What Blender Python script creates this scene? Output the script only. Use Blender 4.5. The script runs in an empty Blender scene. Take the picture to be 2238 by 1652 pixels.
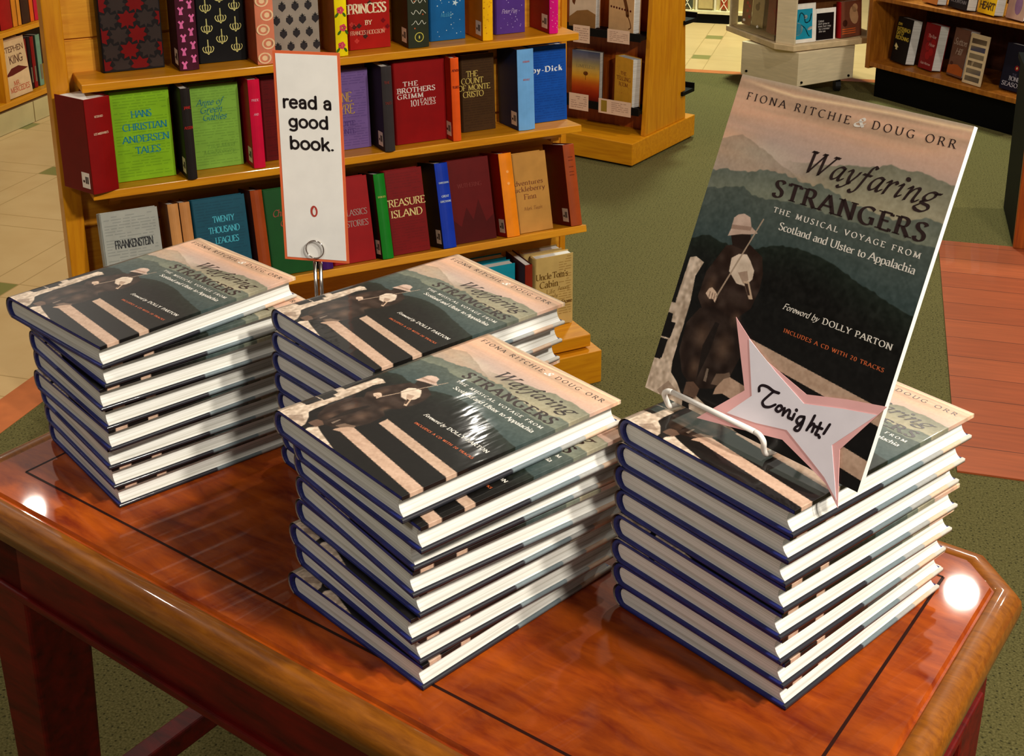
import bpy, bmesh, math, random
import numpy as np
from mathutils import Matrix, Vector

# ------------------------------------------------------------------ camera, world, lights, exposure
SC = bpy.context.scene
COL = SC.collection
cam_d = bpy.data.cameras.new('camera')
cam = bpy.data.objects.new('camera', cam_d)
COL.objects.link(cam)
cam_d.sensor_width = 36.0
cam_d.lens = 2788.95 / 2238 * 36.0
cam_d.shift_x = (1119 - 1105.01) / 2238          # the photograph is a crop: its optical centre lies high in the frame
cam_d.shift_y = (356.35 - 826) / 2238
cam_d.clip_start = 0.05
R_ = Vector((0.99998, -0.00190, -0.00608)); U_ = Vector((0.00637, 0.29808, 0.95452)); F_ = Vector((0, 0.95454, -0.29809))
M = Matrix(((R_.x, U_.x, -F_.x, 0), (R_.y, U_.y, -F_.y, 0), (R_.z, U_.z, -F_.z, 1.46559), (0, 0, 0, 1)))
cam.matrix_world = M
SC.camera = cam
SC.view_settings.view_transform = 'Standard'
SC.view_settings.look = 'None'
SC.view_settings.gamma = 1.0
SC.view_settings.use_curve_mapping = False
SC.view_settings.exposure = 0.0

wd = bpy.data.worlds.new('world'); SC.world = wd; wd.use_nodes = True
wd.node_tree.nodes['Background'].inputs[0].default_value = (1.0, 0.93, 0.84, 1)
wd.node_tree.nodes['Background'].inputs[1].default_value = 0.135

def lamp(name, loc, aim, watts, size, color=(1.0, 0.93, 0.82), spread=180):
    d = bpy.data.lights.new(name, 'AREA'); d.shape = 'DISK'; d.size = size; d.energy = watts; d.color = color
    d.spread = math.radians(spread)
    o = bpy.data.objects.new(name, d); COL.objects.link(o)
    o.location = loc
    o.rotation_euler = (Vector(aim) - Vector(loc)).to_track_quat('-Z', 'Y').to_euler()
    return o
lamp('ceiling_spot_key', (1.70, 0.10, 2.75), (0.20, 1.05, 0.8), 56, 0.14)
lamp('ceiling_lamp_back', (-1.85, 4.36, 2.8), (-1.5, 3.4, 0), 18, 0.07)
lamp('ceiling_lamp_back_right', (1.58, 3.80, 2.8), (1.1, 2.8, 0), 30, 0.10)
lamp('ceiling_lamp_middle', (-0.12, 4.30, 2.8), (-0.1, 2.6, 0.3), 4, 0.03)
lamp('ceiling_lamp_front', (1.45, -0.35, 2.8), (-0.5, 2.4, 0.7), 60, 0.2)
lamp('added_fill_behind', (-0.9, -0.7, 2.8), (0.1, 1.4, 0.7), 26, 0.5)  # added soft fill, no real fixture: brightens star note, poster and book tail faces
lamp('ceiling_lamp_far', (1.2, 6.6, 2.8), (1.2, 6.8, 0), 120, 0.4, (0.86, 1.0, 0.78))
lamp('ceiling_lamp_far_side', (3.1, 4.0, 2.8), (1.6, 5.2, 0.2), 40, 0.2)
lamp('ceiling_lamp_entry', (-2.3, 2.6, 2.8), (-1.9, 3.6, 0.0), 22, 0.2)

# ------------------------------------------------------------------ colour and materials
def lin(c):
    if isinstance(c, str):
        c = tuple(int(c[i:i + 2], 16) for i in (0, 2, 4))
    return tuple((v / 12.92 if v <= 0.04045 else ((v + 0.055) / 1.055) ** 2.4) for v in (x / 255.0 for x in c))

MATS = {}
def nodes(m):
    return m.node_tree.nodes, m.node_tree.links
def mat(name, col, rough=0.55, coat=0.0, metal=0.0, var=0.12, vscale=40.0, bump=0.0, bscale=200.0, stretch=(1, 1, 1), spec=0.5, col2=None, coat_rough=0.08):
    if name in MATS: return MATS[name]
    m = bpy.data.materials.new(name); m.use_nodes = True
    n, l = nodes(m); b = n['Principled BSDF']
    b.inputs['Roughness'].default_value = rough; b.inputs['Metallic'].default_value = metal
    b.inputs['Coat Weight'].default_value = coat; b.inputs['Coat Roughness'].default_value = coat_rough
    b.inputs['Specular IOR Level'].default_value = spec
    c = lin(col)
    tc = n.new('ShaderNodeTexCoord'); mp = n.new('ShaderNodeMapping'); mp.inputs['Scale'].default_value = stretch
    l.new(tc.outputs['Object'], mp.inputs['Vector'])
    nz = n.new('ShaderNodeTexNoise'); nz.inputs['Scale'].default_value = vscale; nz.inputs['Detail'].default_value = 4
    l.new(mp.outputs['Vector'], nz.inputs['Vector'])
    rp = n.new('ShaderNodeValToRGB'); rp.color_ramp.elements[0].position = 0.32; rp.color_ramp.elements[1].position = 0.68
    d = lin(col2) if col2 else tuple(v * (1 - 2 * var) for v in c)
    u = c if col2 else tuple(min(1, v * (1 + var)) for v in c)
    rp.color_ramp.elements[0].color = d + (1,); rp.color_ramp.elements[1].color = u + (1,)
    l.new(nz.outputs['Fac'], rp.inputs['Fac']); l.new(rp.outputs['Color'], b.inputs['Base Color'])
    if bump:
        nb = n.new('ShaderNodeTexNoise'); nb.inputs['Scale'].default_value = bscale; nb.inputs['Detail'].default_value = 3
        l.new(mp.outputs['Vector'], nb.inputs['Vector'])
        bp = n.new('ShaderNodeBump'); bp.inputs['Strength'].default_value = bump; bp.inputs['Distance'].default_value = 0.002
        l.new(nb.outputs['Fac'], bp.inputs['Height']); l.new(bp.outputs['Normal'], b.inputs['Normal'])
    MATS[name] = m
    return m
def flat(col, rough=0.5, coat=0.0):
    k = 'paint_%02x%02x%02x_%d_%d' % (*((col) if not isinstance(col, str) else tuple(int(col[i:i + 2], 16) for i in (0, 2, 4))), int(rough * 100), int(coat * 100))
    return mat(k, col, rough, 0.0, var=0.05, vscale=30, spec=0.18)
def ink(col):
    return mat('ink_%02x%02x%02x' % tuple(col), col, 0.4, 0.0, var=0.02, vscale=60)

# wood for tabletop: two scales of grain
def wood(name, light, dark, rough, coat, scale, stretch, bump=0.0, blotch=None, coat_rough=0.06):
    if name in MATS: return MATS[name]
    m = bpy.data.materials.new(name); m.use_nodes = True
    n, l = nodes(m); b = n['Principled BSDF']
    b.inputs['Roughness'].default_value = rough; b.inputs['Coat Weight'].default_value = coat; b.inputs['Coat Roughness'].default_value = coat_rough
    b.inputs['Specular IOR Level'].default_value = 0.3
    tc = n.new('ShaderNodeTexCoord'); mp = n.new('ShaderNodeMapping'); mp.inputs['Scale'].default_value = stretch
    l.new(tc.outputs['Object'], mp.inputs['Vector'])
    nz = n.new('ShaderNodeTexNoise'); nz.inputs['Scale'].default_value = scale; nz.inputs['Detail'].default_value = 6; nz.inputs['Roughness'].default_value = 0.65
    nz.inputs['Distortion'].default_value = 0.4
    l.new(mp.outputs['Vector'], nz.inputs['Vector'])
    rp = n.new('ShaderNodeValToRGB'); rp.color_ramp.elements[0].position = 0.3; rp.color_ramp.elements[1].position = 0.66
    rp.color_ramp.elements[0].color = lin(dark) + (1,); rp.color_ramp.elements[1].color = lin(light) + (1,)
    l.new(nz.outputs['Fac'], rp.inputs['Fac'])
    out = rp.outputs['Color']
    if blotch:
        n2 = n.new('ShaderNodeTexNoise'); n2.inputs['Scale'].default_value = blotch[0]; n2.inputs['Detail'].default_value = 3
        l.new(tc.outputs['Object'], n2.inputs['Vector'])
        r2 = n.new('ShaderNodeValToRGB'); r2.color_ramp.elements[0].position = 0.38; r2.color_ramp.elements[1].position = 0.62
        r2.color_ramp.elements[0].color = (blotch[1],) * 3 + (1,); r2.color_ramp.elements[1].color = (1, 1, 1, 1)
        l.new(n2.outputs['Fac'], r2.inputs['Fac'])
        mx = n.new('ShaderNodeMix'); mx.data_type = 'RGBA'; mx.blend_type = 'MULTIPLY'; mx.inputs[0].default_value = 1
        l.new(out, mx.inputs[6]); l.new(r2.outputs['Color'], mx.inputs[7]); out = mx.outputs[2]
    l.new(out, b.inputs['Base Color'])
    if bump:
        bp = n.new('ShaderNodeBump'); bp.inputs['Strength'].default_value = bump; bp.inputs['Distance'].default_value = 0.001
        l.new(nz.outputs['Fac'], bp.inputs['Height']); l.new(bp.outputs['Normal'], b.inputs['Normal'])
    MATS[name] = m
    return m

OAK = wood('honey_oak', (214, 144, 16), (188, 114, 6), 0.42, 0.15, 5, (1.2, 14, 14))
OAKV = wood('honey_oak_upright', (212, 142, 16), (186, 112, 8), 0.42, 0.15, 5, (14, 14, 1.2))
OAKR = wood('russet_oak', (176, 84, 16), (132, 52, 8), 0.42, 0.15, 5, (14, 14, 1.2))
OAKD = wood('brown_oak', (170, 104, 30), (120, 62, 10), 0.45, 0.1, 6, (10, 10, 1.4))
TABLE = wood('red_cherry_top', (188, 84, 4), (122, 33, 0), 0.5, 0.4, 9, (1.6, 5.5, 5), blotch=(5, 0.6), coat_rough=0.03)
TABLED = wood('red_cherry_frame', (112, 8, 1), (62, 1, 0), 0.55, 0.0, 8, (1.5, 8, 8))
MOULD = wood('worn_golden_edge', (150, 86, 12), (112, 58, 5), 0.45, 0.4, 14, (2, 12, 12), bump=0.1)
PAPER = mat('page_paper', (236, 234, 226), 0.75, var=0.03, vscale=30, stretch=(0.3, 0.3, 60))
def page_mat():
    m = bpy.data.materials.new('page_edges'); m.use_nodes = True
    n, l = nodes(m); b = n['Principled BSDF']; b.inputs['Roughness'].default_value = 0.8
    tc = n.new('ShaderNodeTexCoord'); mp = n.new('ShaderNodeMapping'); mp.inputs['Scale'].default_value = (4, 4, 900)
    l.new(tc.outputs['Object'], mp.inputs['Vector'])
    nz = n.new('ShaderNodeTexNoise'); nz.inputs['Scale'].default_value = 1; nz.inputs['Detail'].default_value = 3
    l.new(mp.outputs['Vector'], nz.inputs['Vector'])
    rp = n.new('ShaderNodeValToRGB'); rp.color_ramp.elements[0].color = lin((190, 186, 174)) + (1,); rp.color_ramp.elements[1].color = lin((230, 228, 221)) + (1,)
    rp.color_ramp.elements[0].position = 0.3; rp.color_ramp.elements[1].position = 0.55
    l.new(nz.outputs['Fac'], rp.inputs['Fac']); l.new(rp.outputs['Color'], b.inputs['Base Color'])
    bp = n.new('ShaderNodeBump'); bp.inputs['Strength'].default_value = 0.25; bp.inputs['Distance'].default_value = 0.0006
    l.new(nz.outputs['Fac'], bp.inputs['Height']); l.new(bp.outputs['Normal'], b.inputs['Normal'])
    return m
PAGES = page_mat()
NAVY = mat('navy_book_cloth', (26, 36, 112), 0.5, var=0.15, vscale=60, bump=0.2, bscale=900)
CHROME = mat('polished_chrome', (214, 206, 198), 0.12, metal=1.0, var=0.02)
WIREW = mat('white_coated_wire', (240, 234, 226), 0.35, 0.4, var=0.02)
BLACKP = mat('black_laminate', (5, 5, 5), 0.6, var=0.1, spec=0.08)
BLACKM = mat('black_metal', (10, 9, 9), 0.5, var=0.1, spec=0.15)
BIRCH = mat('pale_birch', (214, 196, 160), 0.55, var=0.05, vscale=14, stretch=(1, 1, 8))
BIRCHD = mat('birch_edge', (206, 180, 138), 0.6, var=0.08, vscale=30)
RUBBER = mat('black_rubber', (14, 13, 13), 0.6, var=0.1)

def art_mat(name, rough=0.2, coat=0.6, bump=0.0, bscale=14.0):
    m = bpy.data.materials.new(name); m.use_nodes = True
    n, l = nodes(m); b = n['Principled BSDF']
    a = n.new('ShaderNodeAttribute'); a.attribute_name = 'art'
    nz = n.new('ShaderNodeTexNoise'); nz.inputs['Scale'].default_value = 420
    tc = n.new('ShaderNodeTexCoord'); l.new(tc.outputs['Object'], nz.inputs['Vector'])
    mx = n.new('ShaderNodeMix'); mx.data_type = 'RGBA'; mx.blend_type = 'OVERLAY'; mx.inputs[0].default_value = 0.12
    l.new(a.outputs['Color'], mx.inputs[6]); l.new(nz.outputs['Fac'], mx.inputs[7])
    l.new(mx.outputs[2], b.inputs['Base Color'])
    b.inputs['Roughness'].default_value = rough; b.inputs['Coat Weight'].default_value = coat; b.inputs['Coat Roughness'].default_value = 0.05
    b.inputs['Specular IOR Level'].default_value = 0.25
    if bump:
        nb = n.new('ShaderNodeTexNoise'); nb.inputs['Scale'].default_value = bscale; nb.inputs['Detail'].default_value = 2
        mp = n.new('ShaderNodeMapping'); mp.inputs['Scale'].default_value = (3.0, 0.8, 1); mp.inputs['Rotation'].default_value = (0, 0, 0.5)
        l.new(tc.outputs['Object'], mp.inputs['Vector']); l.new(mp.outputs['Vector'], nb.inputs['Vector'])
        bp = n.new('ShaderNodeBump'); bp.inputs['Strength'].default_value = bump; bp.inputs['Distance'].default_value = 0.001
        l.new(nb.outputs['Fac'], bp.inputs['Height']); l.new(bp.outputs['Normal'], b.inputs['Coat Normal'])
    return m
JACKET = art_mat('glossy_dust_jacket', 0.45, 0.35, bump=0.3, bscale=26.0)
POSTER = art_mat('satin_poster_print', 0.4, 0.2)

# ------------------------------------------------------------------ mesh helpers
class MB:
    def __init__(s): s.v = []; s.f = []; s.m = []
    def add(s, vs, fs, mi=0):
        k = len(s.v); s.v += [tuple(v) for v in vs]; s.f += [tuple(i + k for i in f) for f in fs]; s.m += [mi] * len(fs); return s
    def box(s, x0, x1, y0, y1, z0, z1, mi=0):
        return s.add([(x0, y0, z0), (x1, y0, z0), (x1, y1, z0), (x0, y1, z0), (x0, y0, z1), (x1, y0, z1), (x1, y1, z1), (x0, y1, z1)],
                     [(0, 3, 2, 1), (4, 5, 6, 7), (0, 1, 5, 4), (1, 2, 6, 5), (2, 3, 7, 6), (3, 0, 4, 7)], mi)
    def prism(s, poly, z0, z1, mi=0, axis='z'):
        n = len(poly)
        def P(p, h): return {'z': (p[0], p[1], h), 'y': (p[0], h, p[1]), 'x': (h, p[0], p[1])}[axis]
        vs = [P(p, z0) for p in poly] + [P(p, z1) for p in poly]
        fs = [tuple(range(n))[::-1], tuple(range(n, 2 * n))] + [(i, (i + 1) % n, n + (i + 1) % n, n + i) for i in range(n)]
        return s.add(vs, fs, mi)
    def tube(s, pts, r, mi=0, seg=10, closed=False):
        pts = [Vector(p) for p in pts]; n = len(pts); rings = []
        prev = None
        for i, p in enumerate(pts):
            a = pts[(i - 1) % n] if (closed or i) else p; b = pts[(i + 1) % n] if (closed or i < n - 1) else p
            t = (b - a).normalized()
            if prev is None:
                up = Vector((0, 0, 1)) if abs(t.z) < 0.9 else Vector((1, 0, 0))
                nx = t.cross(up).normalized()
            else:
                nx = (prev - t * prev.dot(t)).normalized()
            prev = nx; ny = t.cross(nx)
            rings.append([p + (nx * math.cos(2 * math.pi * k / seg) + ny * math.sin(2 * math.pi * k / seg)) * r for k in range(seg)])
        vs = [v for rg in rings for v in rg]; fs = []
        for i in range(n if closed else n - 1):
            j = (i + 1) % n
            for k in range(seg):
                fs.append((i * seg + k, i * seg + (k + 1) % seg, j * seg + (k + 1) % seg, j * seg + k))
        if not closed: fs += [tuple(range(seg))[::-1], tuple((n - 1) * seg + k for k in range(seg))]
        return s.add(vs, fs, mi)
    def cyl(s, c, r, h, axis='z', seg=20, mi=0):
        d = {'x': (h, 0, 0), 'y': (0, h, 0), 'z': (0, 0, h)}[axis]
        return s.tube([c, (c[0] + d[0], c[1] + d[1], c[2] + d[2])], r, mi, seg)

def mesh(name, mb, mats, smooth=False):
    me = bpy.data.meshes.new(name); me.from_pydata([tuple(v) for v in mb.v], [], mb.f)
    for m in (mats if isinstance(mats, (list, tuple)) else [mats]): me.materials.append(m)
    if any(mb.m): me.polygons.foreach_set('material_index', mb.m)
    if smooth: me.polygons.foreach_set('use_smooth', [True] * len(me.polygons))
    me.update(); return me
def fixn(me):
    bm = bmesh.new(); bm.from_mesh(me); bmesh.ops.recalc_face_normals(bm, faces=bm.faces); bm.to_mesh(me); bm.free()
def obj(name, mb, mats, parent=None, smooth=False, bevel=0.0, recalc=True, seg=2):
    me = mb if isinstance(mb, bpy.types.Mesh) else mesh(name, mb, mats, smooth)
    if recalc and not isinstance(mb, bpy.types.Mesh): fixn(me)
    o = bpy.data.objects.new(name, me); COL.objects.link(o)
    if parent: o.parent = parent
    if bevel:
        b = o.modifiers.new('round', 'BEVEL'); b.width = bevel; b.segments = seg; b.limit_method = 'ANGLE'; b.angle_limit = math.radians(40)
    return o
def tag(o, label=None, cat=None, group=None, kind=None):
    if label: o['label'] = label
    if cat: o['category'] = cat
    if group: o['group'] = group
    if kind: o['kind'] = kind
    return o
def thing(name, label, cat, loc=(0, 0, 0), rot=(0, 0, 0), group=None):
    o = bpy.data.objects.new(name, None); COL.objects.link(o); o.empty_display_size = 0.05
    o.location = loc; o.rotation_euler = rot
    return tag(o, label, cat, group)
def copy_tree(o, parent=None):
    c = o.copy(); COL.objects.link(c)
    if parent: c.parent = parent
    for ch in list(o.children): copy_tree(ch, c)
    return c

# ------------------------------------------------------------------ lettering: pen-stroke alphabet
GLY = {}
def G(ch, w, strokes, serifs=''):
    GLY[ch] = (w, strokes, serifs)
# l = line through points, s = smooth curve through points, e = elliptical arc cx cy rx ry a0 a1
G('A', .78, 'l 0 0 .39 1;l .39 1 .78 0;l .14 .36 .64 .36', '0 0 .78 0')
G('B', .62, 'l .1 0 .1 1;s .1 1 .34 .99 .48 .9 .5 .77 .44 .6 .3 .54 .1 .54;s .1 .54 .36 .53 .52 .45 .57 .29 .5 .08 .32 .01 .1 0', '.06 0 .06 1')
G('C', .74, 'e .44 .5 .4 .5 48 312')
G('D', .8, 'l .1 0 .1 1;s .1 1 .36 1 .6 .88 .74 .5 .6 .12 .36 0 .1 0', '.06 0 .06 1')
G('E', .6, 'l .1 0 .1 1;l .1 .99 .55 .99;l .55 .99 .55 .86;l .1 .53 .46 .53;l .1 .01 .58 .01;l .58 .01 .6 .16', '.06 0 .06 1')
G('F', .56, 'l .1 0 .1 1;l .1 .99 .54 .99;l .54 .99 .54 .86;l .1 .51 .44 .51', '.1 0 .06 1')
G('G', .8, 'e .44 .5 .4 .5 48 300;l .7 .06 .7 .42;l .52 .42 .8 .42')
G('H', .8, 'l .1 0 .1 1;l .7 0 .7 1;l .1 .52 .7 .52', '.1 0 .1 1 .7 0 .7 1')
G('I', .3, 'l .15 0 .15 1', '.15 0 .15 1')
G('J', .38, 's .24 1 .24 .2 .18 -.12 .02 -.22', '.24 1')
G('K', .72, 'l .1 0 .1 1;l .1 .45 .6 1;l .28 .6 .7 0', '.1 0 .1 1 .62 1 .7 0')
G('L', .58, 'l .1 0 .1 1;l .1 .01 .56 .01;l .56 .01 .58 .18', '.06 0 .1 1')
G('M', .98, 'l .1 0 .14 1;l .14 1 .49 .06;l .49 .06 .84 1;l .84 1 .88 0', '.1 0 .88 0 .1 1 .88 1')
G('N', .82, 'l .1 0 .1 1;l .1 1 .72 0;l .72 0 .72 1', '.1 0 .06 1 .72 1')
G('O', .86, 'e .43 .5 .39 .5 0 360')
G('P', .58, 'l .1 0 .1 1;s .1 1 .36 .99 .52 .9 .55 .74 .48 .54 .32 .47 .1 .47', '.1 0 .06 1')
G('Q', .86, 'e .43 .5 .39 .5 0 360;l .5 .05 .82 -.2')
G('R', .68, 'l .1 0 .1 1;s .1 1 .36 .99 .5 .9 .53 .75 .46 .57 .32 .5 .1 .5;l .32 .5 .66 0', '.1 0 .06 1 .68 0')
G('S', .56, 's .48 .85 .42 .96 .27 1 .12 .93 .08 .76 .18 .6 .36 .48 .47 .34 .46 .14 .34 .01 .2 0 .09 .06 .05 .2')
G('T', .66, 'l .33 0 .33 1;l .02 .99 .64 .99;l .02 .99 .02 .84;l .64 .99 .64 .84', '.33 0')
G('U', .8, 's .1 1 .1 .4 .16 .12 .4 0 .62 .12 .7 .4 .7 1', '.1 1 .7 1')
G('V', .76, 'l .02 1 .39 0;l .39 0 .74 1', '.04 1 .72 1')
G('W', 1.06, 'l .02 1 .3 0;l .3 0 .54 1;l .54 1 .78 0;l .78 0 1.04 1', '.04 1 1.02 1')
G('X', .72, 'l .04 1 .68 0;l .66 1 .04 0', '.04 0 .68 0 .04 1 .66 1')
G('Y', .7, 'l .02 1 .35 .46;l .35 .46 .68 1;l .35 .46 .35 0', '.04 1 .66 1 .35 0')
G('Z', .66, 'l .04 .99 .62 .99;l .62 .99 .04 .01;l .04 .01 .64 .01')
X_ = .64
G('a', .5, 's .08 .52 .16 .62 .28 .64 .38 .56 .4 .4 .4 .12 .43 .02 .5 .02;s .4 .4 .22 .36 .08 .28 .06 .14 .14 .02 .27 .02 .4 .14')
G('b', .56, 'l .1 .02 .1 1.04;s .1 .46 .2 .6 .33 .64 .46 .54 .5 .33 .45 .1 .31 0 .17 .03 .1 .14')
G('c', .46, 'e .28 .32 .22 .32 50 312')
G('d', .57, 'l .46 0 .46 1.04;s .46 .5 .36 .62 .25 .63 .11 .53 .06 .31 .11 .1 .24 0 .37 .05 .46 .18')
G('e', .5, 's .08 .36 .44 .36 .41 .55 .28 .64 .14 .57 .06 .36 .11 .12 .26 .01 .38 .04 .46 .14')
G('f', .34, 's .14 0 .14 .7 .17 .95 .26 1.04 .36 1;l .02 .62 .3 .62', '.14 0')
G('g', .52, 's .44 .6 .3 .63 .2 .63 .09 .55 .09 .38 .2 .29 .32 .32 .39 .43 .36 .57 .25 .63;s .18 .3 .1 .22 .14 .12 .34 .08 .46 .0 .44 -.16 .28 -.27 .12 -.24 .06 -.12 .14 .0')
G('h', .58, 'l .1 0 .1 1.04;s .1 .44 .2 .58 .32 .64 .42 .6 .46 .46 .46 0', '.1 0 .46 0')
G('i', .28, 'l .14 0 .14 .62;d .14 .88', '.14 0')
G('j', .28, 's .16 .62 .16 -.1 .1 -.26 0 -.28;d .16 .88')
G('k', .54, 'l .1 0 .1 1.04;l .1 .28 .44 .62;l .24 .4 .52 0', '.1 0')
G('l', .27, 'l .14 0 .14 1.04', '.14 0')
G('m', .86, 'l .1 0 .1 .62;s .1 .44 .2 .58 .3 .64 .4 .58 .43 .44 .43 0;s .43 .44 .52 .58 .62 .64 .72 .58 .75 .44 .75 0', '.1 0 .43 0 .75 0')
G('n', .58, 'l .1 0 .1 .62;s .1 .44 .2 .58 .32 .64 .42 .6 .46 .46 .46 0', '.1 0 .46 0')
G('o', .55, 'e .27 .32 .22 .31 0 360')
G('p', .56, 'l .1 -.3 .1 .62;s .1 .46 .2 .6 .33 .64 .46 .54 .5 .33 .45 .1 .31 0 .17 .03 .1 .14', '.1 -.3')
G('q', .56, 'l .46 -.3 .46 .62;s .46 .5 .36 .62 .25 .63 .11 .53 .06 .31 .11 .1 .24 0 .37 .05 .46 .18')
G('r', .4, 'l .1 0 .1 .62;s .1 .42 .18 .57 .28 .63 .38 .6', '.1 0')
G('s', .42, 's .35 .53 .3 .61 .2 .64 .1 .58 .09 .46 .2 .36 .33 .26 .34 .1 .24 .0 .12 .02 .06 .12')
G('t', .36, 's .16 .84 .16 .2 .19 .05 .28 .01 .36 .06;l .02 .6 .33 .6')
G('u', .58, 's .1 .62 .1 .2 .15 .04 .27 0 .38 .06 .46 .18;l .46 .62 .46 0')
G('v', .5, 'l .03 .62 .25 0;l .25 0 .47 .62', '.04 .62 .46 .62')
G('w', .74, 'l .03 .62 .2 0;l .2 0 .37 .62;l .37 .62 .54 0;l .54 0 .71 .62')
G('x', .5, 'l .04 .62 .46 0;l .46 .62 .04 0')
G('y', .5, 'l .03 .62 .26 .02;s .47 .62 .26 .02 .18 -.2 .08 -.28 .01 -.25')
G('z', .46, 'l .04 .61 .42 .61;l .42 .61 .04 .01;l .04 .01 .44 .01')
G('1', .44, 'l .24 0 .24 1;l .24 1 .08 .86', '.24 0')
G('0', .62, 'e .31 .5 .25 .5 0 360')
G('2', .56, 's .08 .78 .14 .94 .28 1 .43 .92 .46 .74 .36 .5 .06 .02;l .06 .01 .52 .01')
G('&', .8, 's .74 .42 .6 .12 .38 0 .16 .04 .08 .24 .2 .46 .46 .62 .54 .8 .42 .98 .28 .92 .26 .74 .44 .42 .76 .02')
G('-', .4, 'l .06 .32 .34 .32'); G('.', .26, 'd .12 .05'); G("'", .2, 'l .1 1 .08 .8'); G(',', .22, 'l .12 .06 .06 -.14'); G('!', .28, 'l .14 1 .13 .3;d .13 .05')
G(' ', .34, '')
# italic forms
IT = {}
def GI(ch, w, strokes): IT[ch] = (w, strokes, '')
GI('a', .54, 's .46 .6 .3 .64 .16 .54 .07 .32 .09 .08 .2 .01 .34 .16 .46 .56;s .46 .6 .41 .2 .42 .04 .5 .03 .58 .12')
GI('y', .54, 's .04 .56 .12 .63 .18 .56 .18 .3 .24 .04 .32 .02;s .5 .62 .44 .4 .28 .04 .12 -.2 -.02 -.28 -.1 -.22')
GI('f', .36, 's .42 .98 .32 1.05 .24 .94 .19 .6 .1 -.1 .0 -.32 -.12 -.34 -.18 -.26;l .04 .6 .36 .6')
GI('r', .42, 's .04 .54 .12 .63 .14 .5 .1 0;s .12 .3 .22 .54 .34 .64 .42 .56')
GI('i', .3, 's .04 .54 .13 .63 .14 .5 .11 .14 .14 .02 .26 .12;d .2 .9')
GI('n', .58, 's .04 .54 .12 .63 .14 .5 .1 0;s .12 .28 .26 .56 .38 .64 .45 .56 .42 .2 .44 .03 .52 .03 .6 .12')
GI('g', .56, 's .5 .6 .32 .64 .17 .54 .1 .36 .16 .22 .3 .24 .44 .42 .46 .58;l .46 .6 .62 .64;s .18 .22 .08 .12 .2 .06 .42 .0 .46 -.16 .3 -.3 .06 -.28 -.04 -.16 .06 -.02')
GI('W', 1.1, 'l .04 1 .22 0;l .22 0 .56 1;l .56 1 .7 0;l .7 0 1.08 1;l -.06 .99 .16 .99;l .98 .99 1.18 .99;l .46 .99 .6 .99')
GI('F', .56, 'l .1 0 .1 1;l .1 .99 .6 .99;l .1 .51 .44 .51;l .0 .01 .2 .01')

SN = {}
def GS(ch, w, strokes): SN[ch] = (w, strokes, '')
GS('o', .66, 'e .33 .32 .27 .31 0 360')
GS('a', .6, 's .1 .5 .18 .6 .3 .63 .42 .58 .48 .42 .48 0;s .48 .36 .3 .37 .13 .31 .09 .18 .16 .04 .29 .01 .41 .06 .48 .18')
GS('d', .68, 'e .33 .32 .25 .31 0 360;l .58 1.04 .58 0')
GS('b', .68, 'e .35 .32 .25 .31 0 360;l .1 1.04 .1 0')
GS('g', .68, 'e .33 .34 .25 .29 0 360;s .58 .63 .58 .0 .52 -.18 .33 -.26 .12 -.2')
GS('e', .63, 'l .08 .34 .56 .34;s .56 .34 .5 .55 .32 .63 .14 .55 .07 .32 .14 .09 .33 .0 .51 .09')
GS('r', .42, 'l .1 0 .1 .63;s .1 .4 .16 .54 .27 .62 .4 .62')
GS('k', .58, 'l .1 0 .1 1.04;l .1 .24 .48 .63;l .25 .4 .53 0')
def spline(p, sub=6):
    p = [np.array(q, float) for q in p]
    if len(p) < 3: return p
    q = [2 * p[0] - p[1]] + p + [2 * p[-1] - p[-2]]
    out = []
    for i in range(1, len(q) - 2):
        a, b, c, d = q[i - 1], q[i], q[i + 1], q[i + 2]
        for k in range(sub):
            t = k / sub
            out.append(0.5 * ((2 * b) + (c - a) * t + (2 * a - 5 * b + 4 * c - d) * t * t + (3 * b - a - 3 * c + d) * t ** 3))
    out.append(p[-1]); return out
def parse(st):
    res = []
    for part in st.split(';'):
        tk = part.split()
        if not tk: continue
        v = [float(x) for x in tk[1:]]
        if tk[0] in 'ls':
            pts = [(v[i], v[i + 1]) for i in range(0, len(v), 2)]
            res.append(('p', [np.array(q) for q in pts] if tk[0] == 'l' else spline(pts)))
        elif tk[0] == 'e':
            cx, cy, rx, ry, a0, a1 = v; n = max(8, int(abs(a1 - a0) / 15))
            res.append(('p', [np.array((cx + rx * math.cos(math.radians(a0 + (a1 - a0) * i / n)), cy + ry * math.sin(math.radians(a0 + (a1 - a0) * i / n)))) for i in range(n + 1)]))
        elif tk[0] == 'd': res.append(('d', np.array(v)))
    return res
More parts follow.
